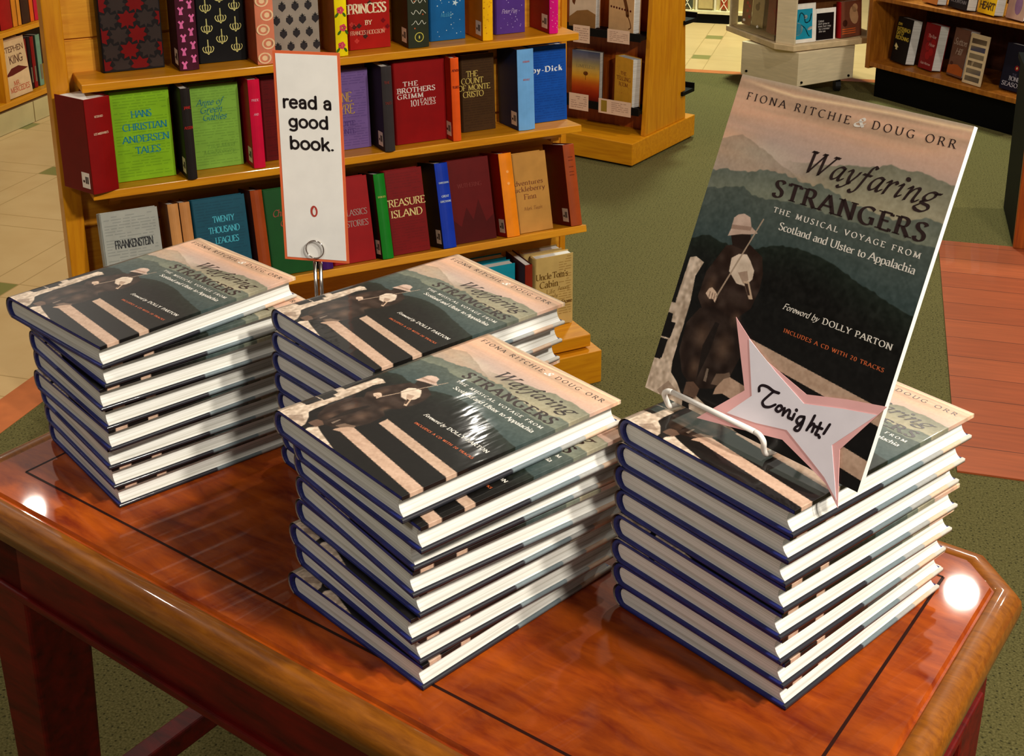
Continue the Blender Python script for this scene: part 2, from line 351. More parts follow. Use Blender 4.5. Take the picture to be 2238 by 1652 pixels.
class Ink:
    """flat lettering built of pen-shaped strokes; writes 2-D polygons"""
    def __init__(s): s.v = []; s.f = []; s.m = []
    def poly(s, pts, mi=0):
        k = len(s.v); s.v += [(float(p[0]), float(p[1])) for p in pts]; s.f.append(tuple(range(k, k + len(pts)))); s.m.append(mi)
    def disc(s, c, rx, ry, mi=0, n=10, rot=0):
        s.poly([(c[0] + rx * math.cos(2 * math.pi * i / n) * math.cos(rot) - ry * math.sin(2 * math.pi * i / n) * math.sin(rot),
                 c[1] + rx * math.cos(2 * math.pi * i / n) * math.sin(rot) + ry * math.sin(2 * math.pi * i / n) * math.cos(rot)) for i in range(n)], mi)
    def stroke(s, pts, a, b, ang=0.0, mi=0, caps=True):
        ca, sa = math.cos(ang), math.sin(ang)
        def hw(nx, ny):
            u = nx * ca + ny * sa; w = -nx * sa + ny * ca
            return math.sqrt((a * u) ** 2 + (b * w) ** 2)
        L, R = [], []
        n = len(pts)
        for i in range(n):
            p = pts[i]; d = np.array(pts[min(i + 1, n - 1)]) - np.array(pts[max(i - 1, 0)])
            ln = math.hypot(*d) or 1e-9; nx, ny = -d[1] / ln, d[0] / ln; h = hw(nx, ny)
            L.append((p[0] + nx * h, p[1] + ny * h)); R.append((p[0] - nx * h, p[1] - ny * h))
        k = len(s.v); s.v += [(float(x), float(y)) for x, y in L + R]
        for i in range(n - 1): s.f.append((k + i, k + n + i, k + n + i + 1, k + i + 1)); s.m.append(mi)
        if caps == 'round':
            s.disc(pts[0], a, b, mi, 10, ang); s.disc(pts[-1], a, b, mi, 10, ang)
    def width(s, txt, style):
        alt = {'it': IT, 'sans': SN}.get(style, {})
        return sum((alt.get(c) or GLY.get(c, GLY[' ']))[0] for c in txt)
    def text(s, txt, x0, x1, y, cap, style='serif', bold=0.0, mi=0, sx=None, center=False):
        """write txt between x0 and x1 on baseline y with capital height cap"""
        w = s.width(txt, style)
        if sx is None:
            mx = {'serif': 1.28, 'it': 1.22, 'sans': 1.3}.get(style, 1.2)
            k = cap * min(mx, max(1.0, .93 * (x1 - x0) / (w * cap)))
            track = (x1 - x0 - w * k) / max(1, len(txt) - 1) if not center else cap * .04
            if track < -0.06 * cap: k = (x1 - x0) / w; track = 0
        else: k = cap * sx; track = (x1 - x0 - w * k) / max(1, len(txt) - 1)
        x = x0
        if center: x = (x0 + x1) / 2 - (w * k + track * (len(txt) - 1)) / 2
        if style == 'serif': a, b, an, sl = .062 + bold, .026 + bold * .35, .3, 0
        elif style == 'it': a, b, an, sl = .056 + bold, .02 + bold * .35, .6, .26
        elif style == 'sans': a, b, an, sl = .07 + bold, .066 + bold, 0, 0
        else: a, b, an, sl = .04 + bold, .04 + bold, 0, 0
        for c in txt:
            g = {'it': IT, 'sans': SN}.get(style, {}).get(c) or GLY.get(c, GLY[' '])
            tall = style == 'sans' and c.islower()
            Y_ = (lambda q: q * 1.14 if q <= .64 else .73 + (q - .64) * .8) if tall else (lambda q: q)
            T = lambda p: (x + (p[0] + sl * p[1]) * k, y + Y_(p[1]) * cap)
            for kind, q in parse(g[1]):
                if kind == 'p': s.stroke([T(p) for p in q], a * k, b * cap if style != 'sans' else b * k, an, mi, 'round' if style in ('sans', 'it') else True)
                else: s.disc(T(q), .085 * k + bold * k, .085 * cap + bold * cap, mi)
            if style == 'serif' and g[2]:
                v = [float(t) for t in g[2].split()]
                for i in range(0, len(v), 2):
                    cx, cy = T((v[i], v[i + 1])); hwid = (.15 + bold) * k; th = .026 * cap + bold * .3 * cap
                    d = 1 if v[i + 1] < .5 else -1
                    s.poly([(cx - hwid, cy), (cx + hwid, cy), (cx + hwid * .9, cy + d * th * 1.6), (cx - hwid * .9, cy + d * th * 1.6)], mi)
            x += g[0] * k + track
    def mb(s, M3, off=0.0):
        """M3: function (x, y, off) -> 3-D point"""
        o = MB(); o.v = [M3(x, y, off) for x, y in s.v]; o.f = list(s.f); o.m = list(s.m); return o

# ------------------------------------------------------------------ cover picture (hills at dusk, seated fiddler, planks) painted on a grid
RNG = np.random.RandomState(4)
def vnoise(h, w, cells_y, cells_x, seed):
    r = np.random.RandomState(seed); g = r.rand(cells_y + 2, cells_x + 2)
    yy = np.linspace(0, cells_y, h); xx = np.linspace(0, cells_x, w)
    y0 = yy.astype(int); x0 = xx.astype(int); fy = (yy - y0)[:, None]; fx = (xx - x0)[None, :]
    fy = fy * fy * (3 - 2 * fy); fx = fx * fx * (3 - 2 * fx)
    a = g[y0][:, x0]; b = g[y0][:, x0 + 1]; c = g[y0 + 1][:, x0]; d = g[y0 + 1][:, x0 + 1]
    return (a * (1 - fx) + b * fx) * (1 - fy) + (c * (1 - fx) + d * fx) * fy
def inpoly(U, V, poly):
    m = np.zeros(U.shape, bool); n = len(poly)
    for i in range(n):
        x1, y1 = poly[i]; x2, y2 = poly[(i + 1) % n]
        if y1 == y2: continue
        c = ((y1 > V) != (y2 > V)) & (U < (x2 - x1) * (V - y1) / (y2 - y1) + x1)
        m ^= c
    return m
def cover_art(nu, nv):
    S = 2; w, h = nu * S, nv * S
    u = (np.arange(w) + .5) / w; v = (np.arange(h) + .5) / h; U, V = np.meshgrid(u, v)
    nz = lambda cy, cx, sd: vnoise(h, w, cy, cx, sd)
    fine = .5 * nz(130, 100, 1) + .5 * nz(60, 46, 2)
    img = np.zeros((h, w, 3))
    def put(mask, col, k=1.0):
        c = np.array(col, float) if not isinstance(col, np.ndarray) else col
        kk = (mask * k)[..., None] if not np.isscalar(k) else (mask.astype(float) * k)[..., None]
        img[:] = img * (1 - kk) + c * kk
    # sky
    st = .6 * nz(40, 3, 3) + .4 * nz(90, 5, 4)
    img[:] = np.array((214, 172, 142)) + (st[..., None] - .5) * np.array((60, 40, 34))
    put(np.ones_like(U), (186, 166, 158), np.clip((nz(14, 3, 5) - .45) * 2.2, 0, .75))
    put(np.ones_like(U), (232, 178, 146), np.clip(1 - abs(V - .88) / .06, 0, 1) * .5)
    put(np.ones_like(U), (196, 180, 156), np.clip((V - .985) / .015, 0, 1) * .8)
    sw = np.interp(u, [.0, .05, .15, .27, .5, .7, .9, 1.], [.985, .987, .98, .974, .983, .989, .99, .992])[None, :] - .004
    put(np.ones_like(U), (250, 214, 170), np.clip(1 - abs(V - sw) / .008, 0, 1) * np.clip(U * 6, 0, 1))
    put(np.ones_like(U), (206, 188, 168), np.clip(1 - np.hypot((U - .2) / .22, (V - .785) / .045), 0, 1) * 1.0)
    ridge = lambda pts, rough, sd: np.interp(u, [p[0] for p in pts], [p[1] for p in pts])[None, :] + (nz(2, 60, sd)[0][None, :] - .5) * rough
    def hill(pts, top, bot, depth, rough, sd, k=1.0):
        r = ridge(pts, rough, sd); m = V < r
        g = np.clip((r - V) / depth, 0, 1)[..., None]
        c = np.array(top) * (1 - g) + np.array(bot) * g
        c = c + (fine[..., None] - .5) * 14
        kk = np.clip((r - V) / .003, 0, 1)[..., None] * (k if np.isscalar(k) else k[..., None])
        img[:] = img * (1 - kk) + c * kk
    hill([(0, .8), (.09, .826), (.16, .808), (.24, .79), (.3, .77), (1, .6)], (150, 132, 112), (168, 150, 128), .05, .004, 11, .55)
    hill([(0, .74), (.36, .79), (.5, .803), (.6, .82), (.7, .834), (.745, .852), (.79, .846), (.84, .85), (.885, .853), (.93, .846), (1, .84)], (128, 126, 106), (170, 160, 132), .12, .006, 12, np.clip((U - .3) * 4, 0, 1))
    hill([(0, .698), (.07, .712), (.114, .713), (.175, .727), (.24, .742), (.29, .748), (.38, .742), (.46, .737), (.494, .747), (.54, .738), (.584, .731), (.654, .72), (.764, .713), (.835, .711), (.917, .735), (.96, .74), (1, .736)], (104, 110, 98), (126, 130, 112), .07, .008, 13)
    hill([(0, .642), (.073, .656), (.12, .668), (.166, .677), (.215, .663), (.275, .659), (.373, .673), (.489, .676), (.566, .672), (.712, .673), (.855, .665), (1, .671)], (84, 92, 84), (62, 76, 74), .16, .006, 14)
    hill([(0, .479), (.04, .5), (.077, .508), (.151, .5), (.238, .498), (.326, .521), (.38, .54), (.433, .55), (.48, .556), (.532, .554), (.6, .551), (.664, .544), (.745, .524), (.86, .504), (.93, .49), (1, .486)], (30, 38, 30), (18, 17, 14), .1, .006, 15)
    put(V < .36, (17, 14, 12), np.clip((.36 - V) * 6, 0, 1))
    # planks of the porch floor
    def plank(p0, p1, p2, p3, col):
        m = inpoly(U, V, [p0, p1, p2, p3]); put(m, np.array(col) + (nz(60, 8, 21)[..., None] - .5) * 16 + (fine[..., None] - .5) * 20)
    plank((.41, .222), (.405, .264), (1.01, .226), (1.01, .180), (196, 164, 140))
    plank((.345, .085), (.36, .138), (1.01, .085), (1.01, .031), (198, 164, 140))
    # fence of rough boards at the spine side
    rough = (nz(90, 80, 31)[..., None] - .5) * 60 + (nz(30, 60, 32)[..., None] - .5) * 40
    FW = (206, 184, 162)
    for poly in ([(.022, .423), (.05, .432), (.094, .423), (.074, .375), (.088, .30), (.09, .2), (.03, .2), (.018, .29), (.021, .39)],
                 [(-.01, .274), (.089, .283), (.083, .244), (-.01, .242)],
                 [(-.01, .16), (.078, .168), (.08, .205), (.06, .215), (-.01, .2)],
                 [(.04, .25), (.088, .26), (.09, .112), (.11, .04), (.05, .02), (.035, .1)],
                 [(-.01, .115), (.05, .1), (.14, .058), (.19, .02), (.2, -.01), (-.01, -.01)],
                 [(.225, .012), (.246, .045), (.31, .03), (.53, -.01), (.24, -.01)]):
        put(inpoly(U, V, poly), np.array(FW) + rough)
    put(inpoly(U, V, [(-.01, .215), (.05, .22), (.045, .17), (-.01, .165)]), (18, 14, 12))
    put(inpoly(U, V, [(-.01, .118), (.03, .124), (.03, .1), (-.01, .095)]), (18, 14, 12))
    put(inpoly(U, V, [(.06, .01), (.1, .05), (.16, .03), (.1, -.01)]), (120, 96, 80), .5)
    # seated fiddler
    cloth = (nz(46, 30, 41)[..., None] - .5) * 46
    put(inpoly(U, V, [(.172, .494), (.235, .512), (.278, .518), (.346, .497), (.372, .45), (.378, .405), (.366, .345), (.32, .305), (.24, .28), (.16, .285), (.115, .32), (.118, .4)]), np.array((50, 34, 26)) + cloth * .7)
    put(inpoly(U, V, [(.10, .235), (.14, .29), (.2, .31), (.3, .3), (.372, .27), (.385, .2), (.365, .13), (.31, .085), (.22, .06), (.15, .09), (.105, .15)]), np.array((46, 32, 25)) + cloth * .7)
    for c, r in (((.19, .215), (.055, .05)), ((.3, .205), (.05, .055)), ((.2, .12), (.04, .04)), ((.315, .3), (.03, .03)), ((.16, .36), (.03, .05))):
        put(np.ones_like(U), (112, 86, 68), np.clip(1 - np.hypot((U - c[0]) / r[0], (V - c[1]) / r[1]), 0, 1) * .75)
    put(inpoly(U, V, [(.206, .19), (.23, .27), (.25, .27), (.245, .18), (.225, .09)]), (26, 18, 14), .8)
    put(inpoly(U, V, [(.176, .53), (.265, .549), (.276, .527), (.253, .498), (.2, .5)]), (40, 26, 20))
    put(inpoly(U, V, [(.165, .522), (.17, .546), (.168, .579), (.183, .592), (.209, .6), (.241, .595), (.258, .57), (.295, .557), (.262, .547), (.225, .54)]), np.array((206, 176, 158)) + cloth * .5)
    put(inpoly(U, V, [(.168, .558), (.262, .57), (.26, .558), (.17, .545)]), (150, 118, 100), .7)
    put(inpoly(U, V, [(.213, .464), (.24, .482), (.276, .489), (.3, .475), (.33, .451), (.334, .426), (.311, .4), (.27, .398), (.22, .425)]), np.array((224, 202, 180)) + cloth * .8)
    put(inpoly(U, V, [(.262, .43), (.3, .444), (.318, .42), (.3, .404)]), (140, 108, 88), .6)
    put(inpoly(U, V, [(.297, .412), (.322, .417), (.362, .372), (.345, .368)]), (206, 176, 148))
    put(inpoly(U, V, [(.304, .407), (.32, .409), (.345, .38), (.335, .378)]), (60, 40, 30))
    put(inpoly(U, V, [(.146, .338), (.155, .356), (.168, .362), (.19, .354), (.204, .344), (.201, .322), (.185, .33), (.169, .326)]), (226, 194, 168))
    for x in (.165, .178, .19): put(inpoly(U, V, [(x, .326), (x + .003, .326), (x + .001, .348), (x - .002, .348)]), (90, 62, 48), .8)
    put(inpoly(U, V, [(.299, .604), (.304, .602), (.201, .336), (.195, .34)]), (176, 152, 130))
    put(inpoly(U, V, [(.318, .07), (.321, .092), (.345, .125), (.366, .136), (.38, .118), (.358, .084)]), (186, 152, 128))
    put(inpoly(U, V, [(.295, .095), (.305, .13), (.34, .14), (.36, .15), (.37, .14), (.33, .1)]), (190, 158, 132), .5)
    put(inpoly(U, V, [(.185, .033), (.183, .07), (.215, .08), (.252, .068), (.248, .035)]), (120, 90, 72), .8)
    put(inpoly(U, V, [(.256, .133), (.266, .134), (.272, .095), (.258, .095)]), (180, 160, 140), .6)
    img[:] = img + (fine[..., None] - .5) * 10
    img = np.clip(img, 3, 255).reshape(nv, S, nu, S, 3).mean((1, 3)) / 255.0
    return np.where(img <= .04045, img / 12.92, ((img + .055) / 1.055) ** 2.4)

def grid_mesh(name, P, C, material):
    """P: (nv+1, nc+1, 3) points, C: (nv, nc, 3) face colours"""
    nv, nc = C.shape[:2]
    idx = np.arange((nv + 1) * (nc + 1)).reshape(nv + 1, nc + 1)
    q = np.stack([idx[:-1, :-1], idx[:-1, 1:], idx[1:, 1:], idx[1:, :-1]], -1).reshape(-1, 4)
    me = bpy.data.meshes.new(name)
    me.vertices.add(P.shape[0] * P.shape[1]); me.vertices.foreach_set('co', P.reshape(-1, 3).astype(np.float32).ravel())
    me.loops.add(q.size); me.loops.foreach_set('vertex_index', q.ravel().astype(np.int32))
    me.polygons.add(len(q)); me.polygons.foreach_set('loop_start', (np.arange(len(q)) * 4).astype(np.int32)); me.polygons.foreach_set('loop_total', np.full(len(q), 4, np.int32))
    me.update(calc_edges=True)
    at = me.attributes.new('art', 'FLOAT_COLOR', 'FACE')
    c4 = np.concatenate([C.reshape(-1, 3), np.ones((nv * nc, 1))], 1).astype(np.float32)
    at.data.foreach_set('color', c4.ravel())
    me.materials.append(material)
    return me

COVER_LINES = {
 'author_lettering': [('FIONA RITCHIE', .056, .532, .9285, .0225, 'serif', .006, 0), ('&', .550, .606, .929, .024, 'it', .05, 1, 1.75), ('DOUG ORR', .628, .957, .9315, .0225, 'serif', .006, 0)],
 'title_lettering': [('Wayfaring', .405, .94, .769, .060, 'it', .026, 0), ('STRANGERS', .306, .953, .675, .0485, 'serif', .045, 0)],
 'subtitle_lettering': [('THE MUSICAL VOYAGE FROM', .333, .957, .6305, .0155, 'serif', .028, 1), ('Scotland and Ulster to Appalachia', .378, .956, .5875, .0215, 'serif', .018, 1)],
 'foreword_lettering': [('Foreword by', .5, .655, .379, .0165, 'it', .035, 1), ('DOLLY PARTON', .675, .96, .3795, .0165, 'serif', .03, 1)],
 'contents_lettering': [('INCLUDES A CD WITH 20 TRACKS', .532, .957, .318, .0108, 'serif', .03, 2)]}
def cover_text(parent, W, H, M3):
    for nm, lines in COVER_LINES.items():
        ik = Ink()
        for s_, u0, u1, v, c, st, b, mi, *sx_ in lines: ik.text(s_, u0 * W, u1 * W, v * H, c * H, st, b, mi, *sx_)
        obj(nm, ik.mb(M3), INKK, parent, recalc=False)
INKK = [ink((44, 26, 24)), ink((240, 232, 220)), ink((214, 104, 56))]

# ------------------------------------------------------------------ floor frame of the shop (tile grid turned against the camera)
GA = math.radians(-16.5)
def fl(h, g, z=0.0):
    return (h * .959 + g * .284, -h * .284 + g * .959, z)
def floor_obj(name, h0, h1, g0, g1, z0, z1, m, **k):
    o = obj(name, MB().box(h0, h1, g0, g1, z0, z1), m); o.rotation_euler = (0, 0, GA); tag(o, kind='structure', **k); return o
def math_node(n, l, op, a, b=None):
    x = n.new('ShaderNodeMath'); x.operation = op
    for i, q in enumerate((a, b)):
        if q is None: continue
        if isinstance(q, (int, float)): x.inputs[i].default_value = q
        else: l.new(q, x.inputs[i])
    return x.outputs[0]
def tile_mat():
    m = bpy.data.materials.new('banded_floor_tile'); m.use_nodes = True
    n, l = nodes(m); b = n['Principled BSDF']; b.inputs['Roughness'].default_value = 0.35
    tc = n.new('ShaderNodeTexCoord'); sp = n.new('ShaderNodeSeparateXYZ'); l.new(tc.outputs['Object'], sp.inputs[0])
    per = .5205; bw = .098; gr = .0045
    fx = math_node(n, l, 'MODULO', math_node(n, l, 'ADD', sp.outputs['X'], 0.873 + bw / 2 + 20 * per), per)
    fy = math_node(n, l, 'MODULO', math_node(n, l, 'ADD', sp.outputs['Y'], -6.553 + bw / 2 + 40 * per), per)
    bx = math_node(n, l, 'LESS_THAN', fx, bw); by = math_node(n, l, 'LESS_THAN', fy, bw)
    ins = math_node(n, l, 'MULTIPLY', bx, by)
    def near(f, at): return math_node(n, l, 'LESS_THAN', math_node(n, l, 'ABSOLUTE', math_node(n, l, 'SUBTRACT', f, at)), gr / 2)
    g = near(fx, gr / 2)
    for q in (near(fx, bw), near(fy, gr / 2), near(fy, bw)): g = math_node(n, l, 'MAXIMUM', g, q)
    nz = n.new('ShaderNodeTexNoise'); nz.inputs['Scale'].default_value = 9; nz.inputs['Detail'].default_value = 5
    l.new(tc.outputs['Object'], nz.inputs['Vector'])
    rp = n.new('ShaderNodeValToRGB'); rp.color_ramp.elements[0].color = lin((194, 156, 104)) + (1,); rp.color_ramp.elements[1].color = lin((212, 178, 126)) + (1,)
    l.new(nz.outputs['Fac'], rp.inputs['Fac'])
    def mix(f, a, bcol):
        x = n.new('ShaderNodeMix'); x.data_type = 'RGBA'; l.new(f, x.inputs[0]); l.new(a, x.inputs[6]); x.inputs[7].default_value = lin(bcol) + (1,); return x.outputs[2]
    c = mix(ins, rp.outputs['Color'], (128, 122, 66)); c = mix(g, c, (176, 142, 92))
    l.new(c, b.inputs['Base Color']); return m
def carpet_mat():
    m = bpy.data.materials.new('olive_carpet'); m.use_nodes = True
    n, l = nodes(m); b = n['Principled BSDF']; b.inputs['Roughness'].default_value = 0.95; b.inputs['Specular IOR Level'].default_value = 0.1
    tc = n.new('ShaderNodeTexCoord')
    nz = n.new('ShaderNodeTexNoise'); nz.inputs['Scale'].default_value = 260; nz.inputs['Detail'].default_value = 4; l.new(tc.outputs['Object'], nz.inputs['Vector'])
    rp = n.new('ShaderNodeValToRGB'); rp.color_ramp.elements[0].position = .3; rp.color_ramp.elements[1].position = .7
    rp.color_ramp.elements[0].color = lin((70, 65, 33)) + (1,); rp.color_ramp.elements[1].color = lin((112, 104, 63)) + (1,)
    l.new(nz.outputs['Fac'], rp.inputs['Fac'])
    vo = n.new('ShaderNodeTexVoronoi'); vo.inputs['Scale'].default_value = 78; vo.inputs['Randomness'].default_value = .45; l.new(tc.outputs['Object'], vo.inputs['Vector'])
    dots = math_node(n, l, 'LESS_THAN', vo.outputs['Distance'], 0.16)
    mx = n.new('ShaderNodeMix'); mx.data_type = 'RGBA'; l.new(math_node(n, l, 'MULTIPLY', dots, 0.7), mx.inputs[0]); l.new(rp.outputs['Color'], mx.inputs[6]); mx.inputs[7].default_value = lin((30, 30, 14)) + (1,)
    l.new(mx.outputs[2], b.inputs['Base Color'])
    bp = n.new('ShaderNodeBump'); bp.inputs['Strength'].default_value = .5; bp.inputs['Distance'].default_value = .003
    l.new(nz.outputs['Fac'], bp.inputs['Height']); l.new(bp.outputs['Normal'], b.inputs['Normal'])
    return m
def plank_mat():
    m = bpy.data.materials.new('red_wood_planks'); m.use_nodes = True
    n, l = nodes(m); b = n['Principled BSDF']; b.inputs['Roughness'].default_value = .4; b.inputs['Coat Weight'].default_value = .2
    tc = n.new('ShaderNodeTexCoord'); br = n.new('ShaderNodeTexBrick')
    br.inputs['Scale'].default_value = 1; br.inputs['Brick Width'].default_value = 1.1; br.inputs['Row Height'].default_value = .118; br.inputs['Mortar Size'].default_value = .0016
    br.inputs['Color1'].default_value = lin((166, 80, 40)) + (1,); br.inputs['Color2'].default_value = lin((148, 66, 30)) + (1,); br.inputs['Mortar'].default_value = lin((96, 40, 14)) + (1,)
    l.new(tc.outputs['Object'], br.inputs['Vector'])
    mp = n.new('ShaderNodeMapping'); mp.inputs['Scale'].default_value = (3, 40, 1); l.new(tc.outputs['Object'], mp.inputs['Vector'])
    nz = n.new('ShaderNodeTexNoise'); nz.inputs['Scale'].default_value = 2; nz.inputs['Detail'].default_value = 5; l.new(mp.outputs['Vector'], nz.inputs['Vector'])
    mx = n.new('ShaderNodeMix'); mx.data_type = 'RGBA'; mx.blend_type = 'OVERLAY'; mx.inputs[0].default_value = .35
    l.new(br.outputs['Color'], mx.inputs[6]); l.new(nz.outputs['Fac'], mx.inputs[7]); l.new(mx.outputs[2], b.inputs['Base Color'])
    return m
floor_obj('floor', -7, 7, -4, 12, -.05, 0, tile_mat())
floor_obj('floor_carpet', -1.862, 7, -4, 6.185, 0, .004, carpet_mat())
TERRA = mat('terracotta_strip', (190, 104, 52), .4, var=.08, vscale=16)
floor_obj('trim_1', -1.968, -1.862, -4, 6.245, 0, .005, TERRA)
floor_obj('trim_2', -1.862, 7, 6.185, 6.245, 0, .005, TERRA)
floor_obj('floor_planks', .24, 3.2, 2.6, 4.05, .004, .008, plank_mat())
ce = obj('ceiling', MB().box(-7, 7, -4, 12, 2.86, 2.95), mat('ceiling_panel', (92, 82, 70), .9, var=.04, vscale=3)); tag(ce, kind='structure')

# ------------------------------------------------------------------ the display table
PH = -0.6369
DR = (math.cos(PH), math.sin(PH)); NR = (-DR[1], DR[0])
def tb(a, c, z=0.0): return (a * DR[0] + c * NR[0], a * DR[1] + c * NR[1], z)
TH = 0.75
tab = thing('display_table', 'polished red cherry table with clipped corners carrying the four book stacks', 'table', (0, 0, 0), (0, 0, PH))
A0, A1, C0, C1 = -1.192, -.210, .593, 1.113
def tpoly(i, ch=.046):
    a0, a1, c0, c1 = A0 + i, A1 - i, C0 + i, C1 - i; k = max(.004, ch - i * .586)
    return [(a0 + k, c0), (a1 - k, c0), (a1, c0 + k), (a1, c1 - k), (a1 - k, c1), (a0 + k, c1), (a0, c1 - k), (a0, c0 + k)]
def rings(lst):
    mb = MB(); n = 8
    vs = [(p[0], p[1], z) for i, z in lst for p in tpoly(i)]
    fs = [(r * n + k, r * n + (k + 1) % n, (r + 1) * n + (k + 1) % n, (r + 1) * n + k) for r in range(len(lst) - 1) for k in range(n)]
    return mb.add(vs, fs)
o = obj('edge_moulding', rings([(.03, .708), (.014, .708), (.008, .712), (.008, .718), (.001, .724), (0, .732), (.0015, .740), (.006, .7465), (.013, .7495), (.021, .7488), (.0235, .7462)]), MOULD, tab, smooth=True)
o = rings([(.0235, .7462), (.0255, .7462), (.0275, .75)])
top = [(p[0], p[1], TH) for p in tpoly(.0275)]
k = len(o.v); o.add(top, [tuple(range(8))])
obj('tabletop', o, TABLE, tab)
ln = MB()
def strip(mb, p, q, wd, z):
    d = Vector((q[0] - p[0], q[1] - p[1])); d.normalize(); nx = Vector((-d.y, d.x)) * wd / 2
    mb.add([(p[0] + nx.x, p[1] + nx.y, z), (p[0] - nx.x, p[1] - nx.y, z), (q[0] - nx.x, q[1] - nx.y, z), (q[0] + nx.x, q[1] + nx.y, z)], [(0, 1, 2, 3)])
i0 = .0665
for p, q in (((A0 + i0, C0 + i0), (A1 - i0, C0 + i0)), ((A1 - i0, C0 + i0), (A1 - i0, C1 - i0)), ((A1 - i0, C1 - i0), (A0 + i0, C1 - i0)), ((A0 + i0, C1 - i0), (A0 + i0, C0 + i0))):
    strip(ln, p, q, .0028, TH + .0002)
obj('inlay_line', ln, mat('dark_inlay', (40, 10, 3), .6, .0, var=.1, spec=.2), tab)
ai = .026
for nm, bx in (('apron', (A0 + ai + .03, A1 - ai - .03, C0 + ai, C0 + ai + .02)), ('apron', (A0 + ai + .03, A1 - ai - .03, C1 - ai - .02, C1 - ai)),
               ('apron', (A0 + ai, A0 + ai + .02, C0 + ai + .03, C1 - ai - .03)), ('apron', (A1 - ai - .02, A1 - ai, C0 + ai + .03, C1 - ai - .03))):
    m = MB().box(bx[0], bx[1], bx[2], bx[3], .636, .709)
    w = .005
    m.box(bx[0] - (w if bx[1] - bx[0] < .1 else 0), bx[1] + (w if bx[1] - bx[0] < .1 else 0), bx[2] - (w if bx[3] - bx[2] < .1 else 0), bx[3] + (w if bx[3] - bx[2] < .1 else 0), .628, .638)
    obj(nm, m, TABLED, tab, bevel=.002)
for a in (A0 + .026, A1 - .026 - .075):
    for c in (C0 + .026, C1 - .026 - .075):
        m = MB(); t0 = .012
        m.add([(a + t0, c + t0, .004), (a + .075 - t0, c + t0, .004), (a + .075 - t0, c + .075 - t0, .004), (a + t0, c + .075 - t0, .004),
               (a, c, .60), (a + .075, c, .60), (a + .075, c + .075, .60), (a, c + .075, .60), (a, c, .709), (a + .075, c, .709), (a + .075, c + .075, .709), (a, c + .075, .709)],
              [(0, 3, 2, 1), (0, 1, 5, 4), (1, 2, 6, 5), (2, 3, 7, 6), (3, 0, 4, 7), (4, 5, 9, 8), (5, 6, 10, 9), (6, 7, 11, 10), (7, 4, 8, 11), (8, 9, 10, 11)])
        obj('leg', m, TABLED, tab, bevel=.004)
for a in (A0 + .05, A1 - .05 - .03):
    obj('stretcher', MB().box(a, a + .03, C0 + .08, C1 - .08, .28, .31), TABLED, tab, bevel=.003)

# ------------------------------------------------------------------ the stacked hardcover
BW, BH, BT = .1792, .2318, .0245
art_b = cover_art(210, 272)
def jacket_mesh():
    o2, t = .0003, BT - .0012; nu = art_b.shape[1]; nv = art_b.shape[0]
    prof = [(BW + o2, t - .0032, None), (BW + o2, t, None), ]
    cols = [1]
    for i in range(nu + 1): prof.append((BW + o2 - (BW - .004) * i / nu, t + o2, None))
    n = 8
    for i in range(1, n + 1):
        a = math.pi * i / (n + 1); prof.append((.004 - .0115 * math.sin(a), t / 2 + (t / 2 + o2) * math.cos(a) , None))
    nb = 8
    for i in range(nb + 1): prof.append((.004 + (BW - .004 + o2) * i / nb, .0002, None))
    prof.append((BW + o2, .0035, None)); prof.append((BW - .0026, .0035, None))
    PX = np.array([(p[0], p[1]) for p in prof]); nc = len(prof) - 1
    P = np.zeros((nv + 1, nc + 1, 3)); P[..., 0] = PX[None, :, 0]; P[..., 2] = PX[None, :, 1]; P[..., 1] = (np.linspace(.0002, BH - .0002, nv + 1))[:, None]
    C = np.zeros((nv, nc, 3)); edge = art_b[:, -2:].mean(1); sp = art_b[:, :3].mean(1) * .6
    dk = np.array(lin((24, 20, 20)))
    C[:, 0] = edge; C[:, 1] = edge
    C[:, 2:2 + nu] = art_b[:, ::-1]
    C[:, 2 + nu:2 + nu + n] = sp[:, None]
    vv = (np.arange(nv) + .5) / nv
    back = np.stack([np.interp(vv, [0, .47, .475, .70, .705, .82, .825, .86, .93, .935, 1], [a[q] for a in [(44, 44, 50)] * 2 + [(112, 124, 128)] * 2 + [(160, 160, 156)] * 2 + [(214, 184, 158)] * 3 + [(196, 190, 178)] * 2]) for q in range(3)], -1) / 255.
    back = back ** 2.2
    C[:, 2 + nu + n:] = back[:, None]
    return grid_mesh('dust_jacket', P[:, ::-1], C[:, ::-1], JACKET)
def case_mesh():
    t = BT - .0014; z0 = .0003; b = .0029
    def arc(r, zz0, zz1, n=8, up=True):
        pts = []
        for i in range(n + 1):
            a = math.pi * i / n; pts.append((.006 - r * math.sin(a), (zz0 + zz1) / 2 - (zz1 - zz0) / 2 * math.cos(a)))
        return pts
    outer = [(BW, z0)] + arc(.0115, z0, t) + [(BW, t)]
    inner = [(BW, t - b)] + arc(.0072, z0 + b, t - b)[::-1] + [(BW, z0 + b)]
    poly = outer + inner
    return MB().prism(poly, 0, BH, 0, 'y')
def pages_mesh():
    t = BT - .0014; z0, z1 = .0003 + .0029, t - .0029; n = 8; fore = []; spn = []
    for i in range(n + 1):
        q = i / n; z = z0 + (z1 - z0) * q; c = 1 - (2 * q - 1) ** 2
        fore.append((BW - .0032 - .0052 * c ** .8 - .0015 * (q - .5), z)); spn.append((.004 - .0045 * c, z))
    return MB().prism(fore + spn[::-1], .0032, BH - .0032, 0, 'y')
bproto = thing('hardcover_book', 'proto', 'book')
obj('page_block', pages_mesh(), PAGES, bproto)
obj('cloth_case', case_mesh(), NAVY, bproto, bevel=.0008)
jk = obj('dust_jacket', jacket_mesh(), None, bproto)
cover_text(jk, BW, BH, lambda x, y, o_: (x, y, BT - .0012 + .00045))
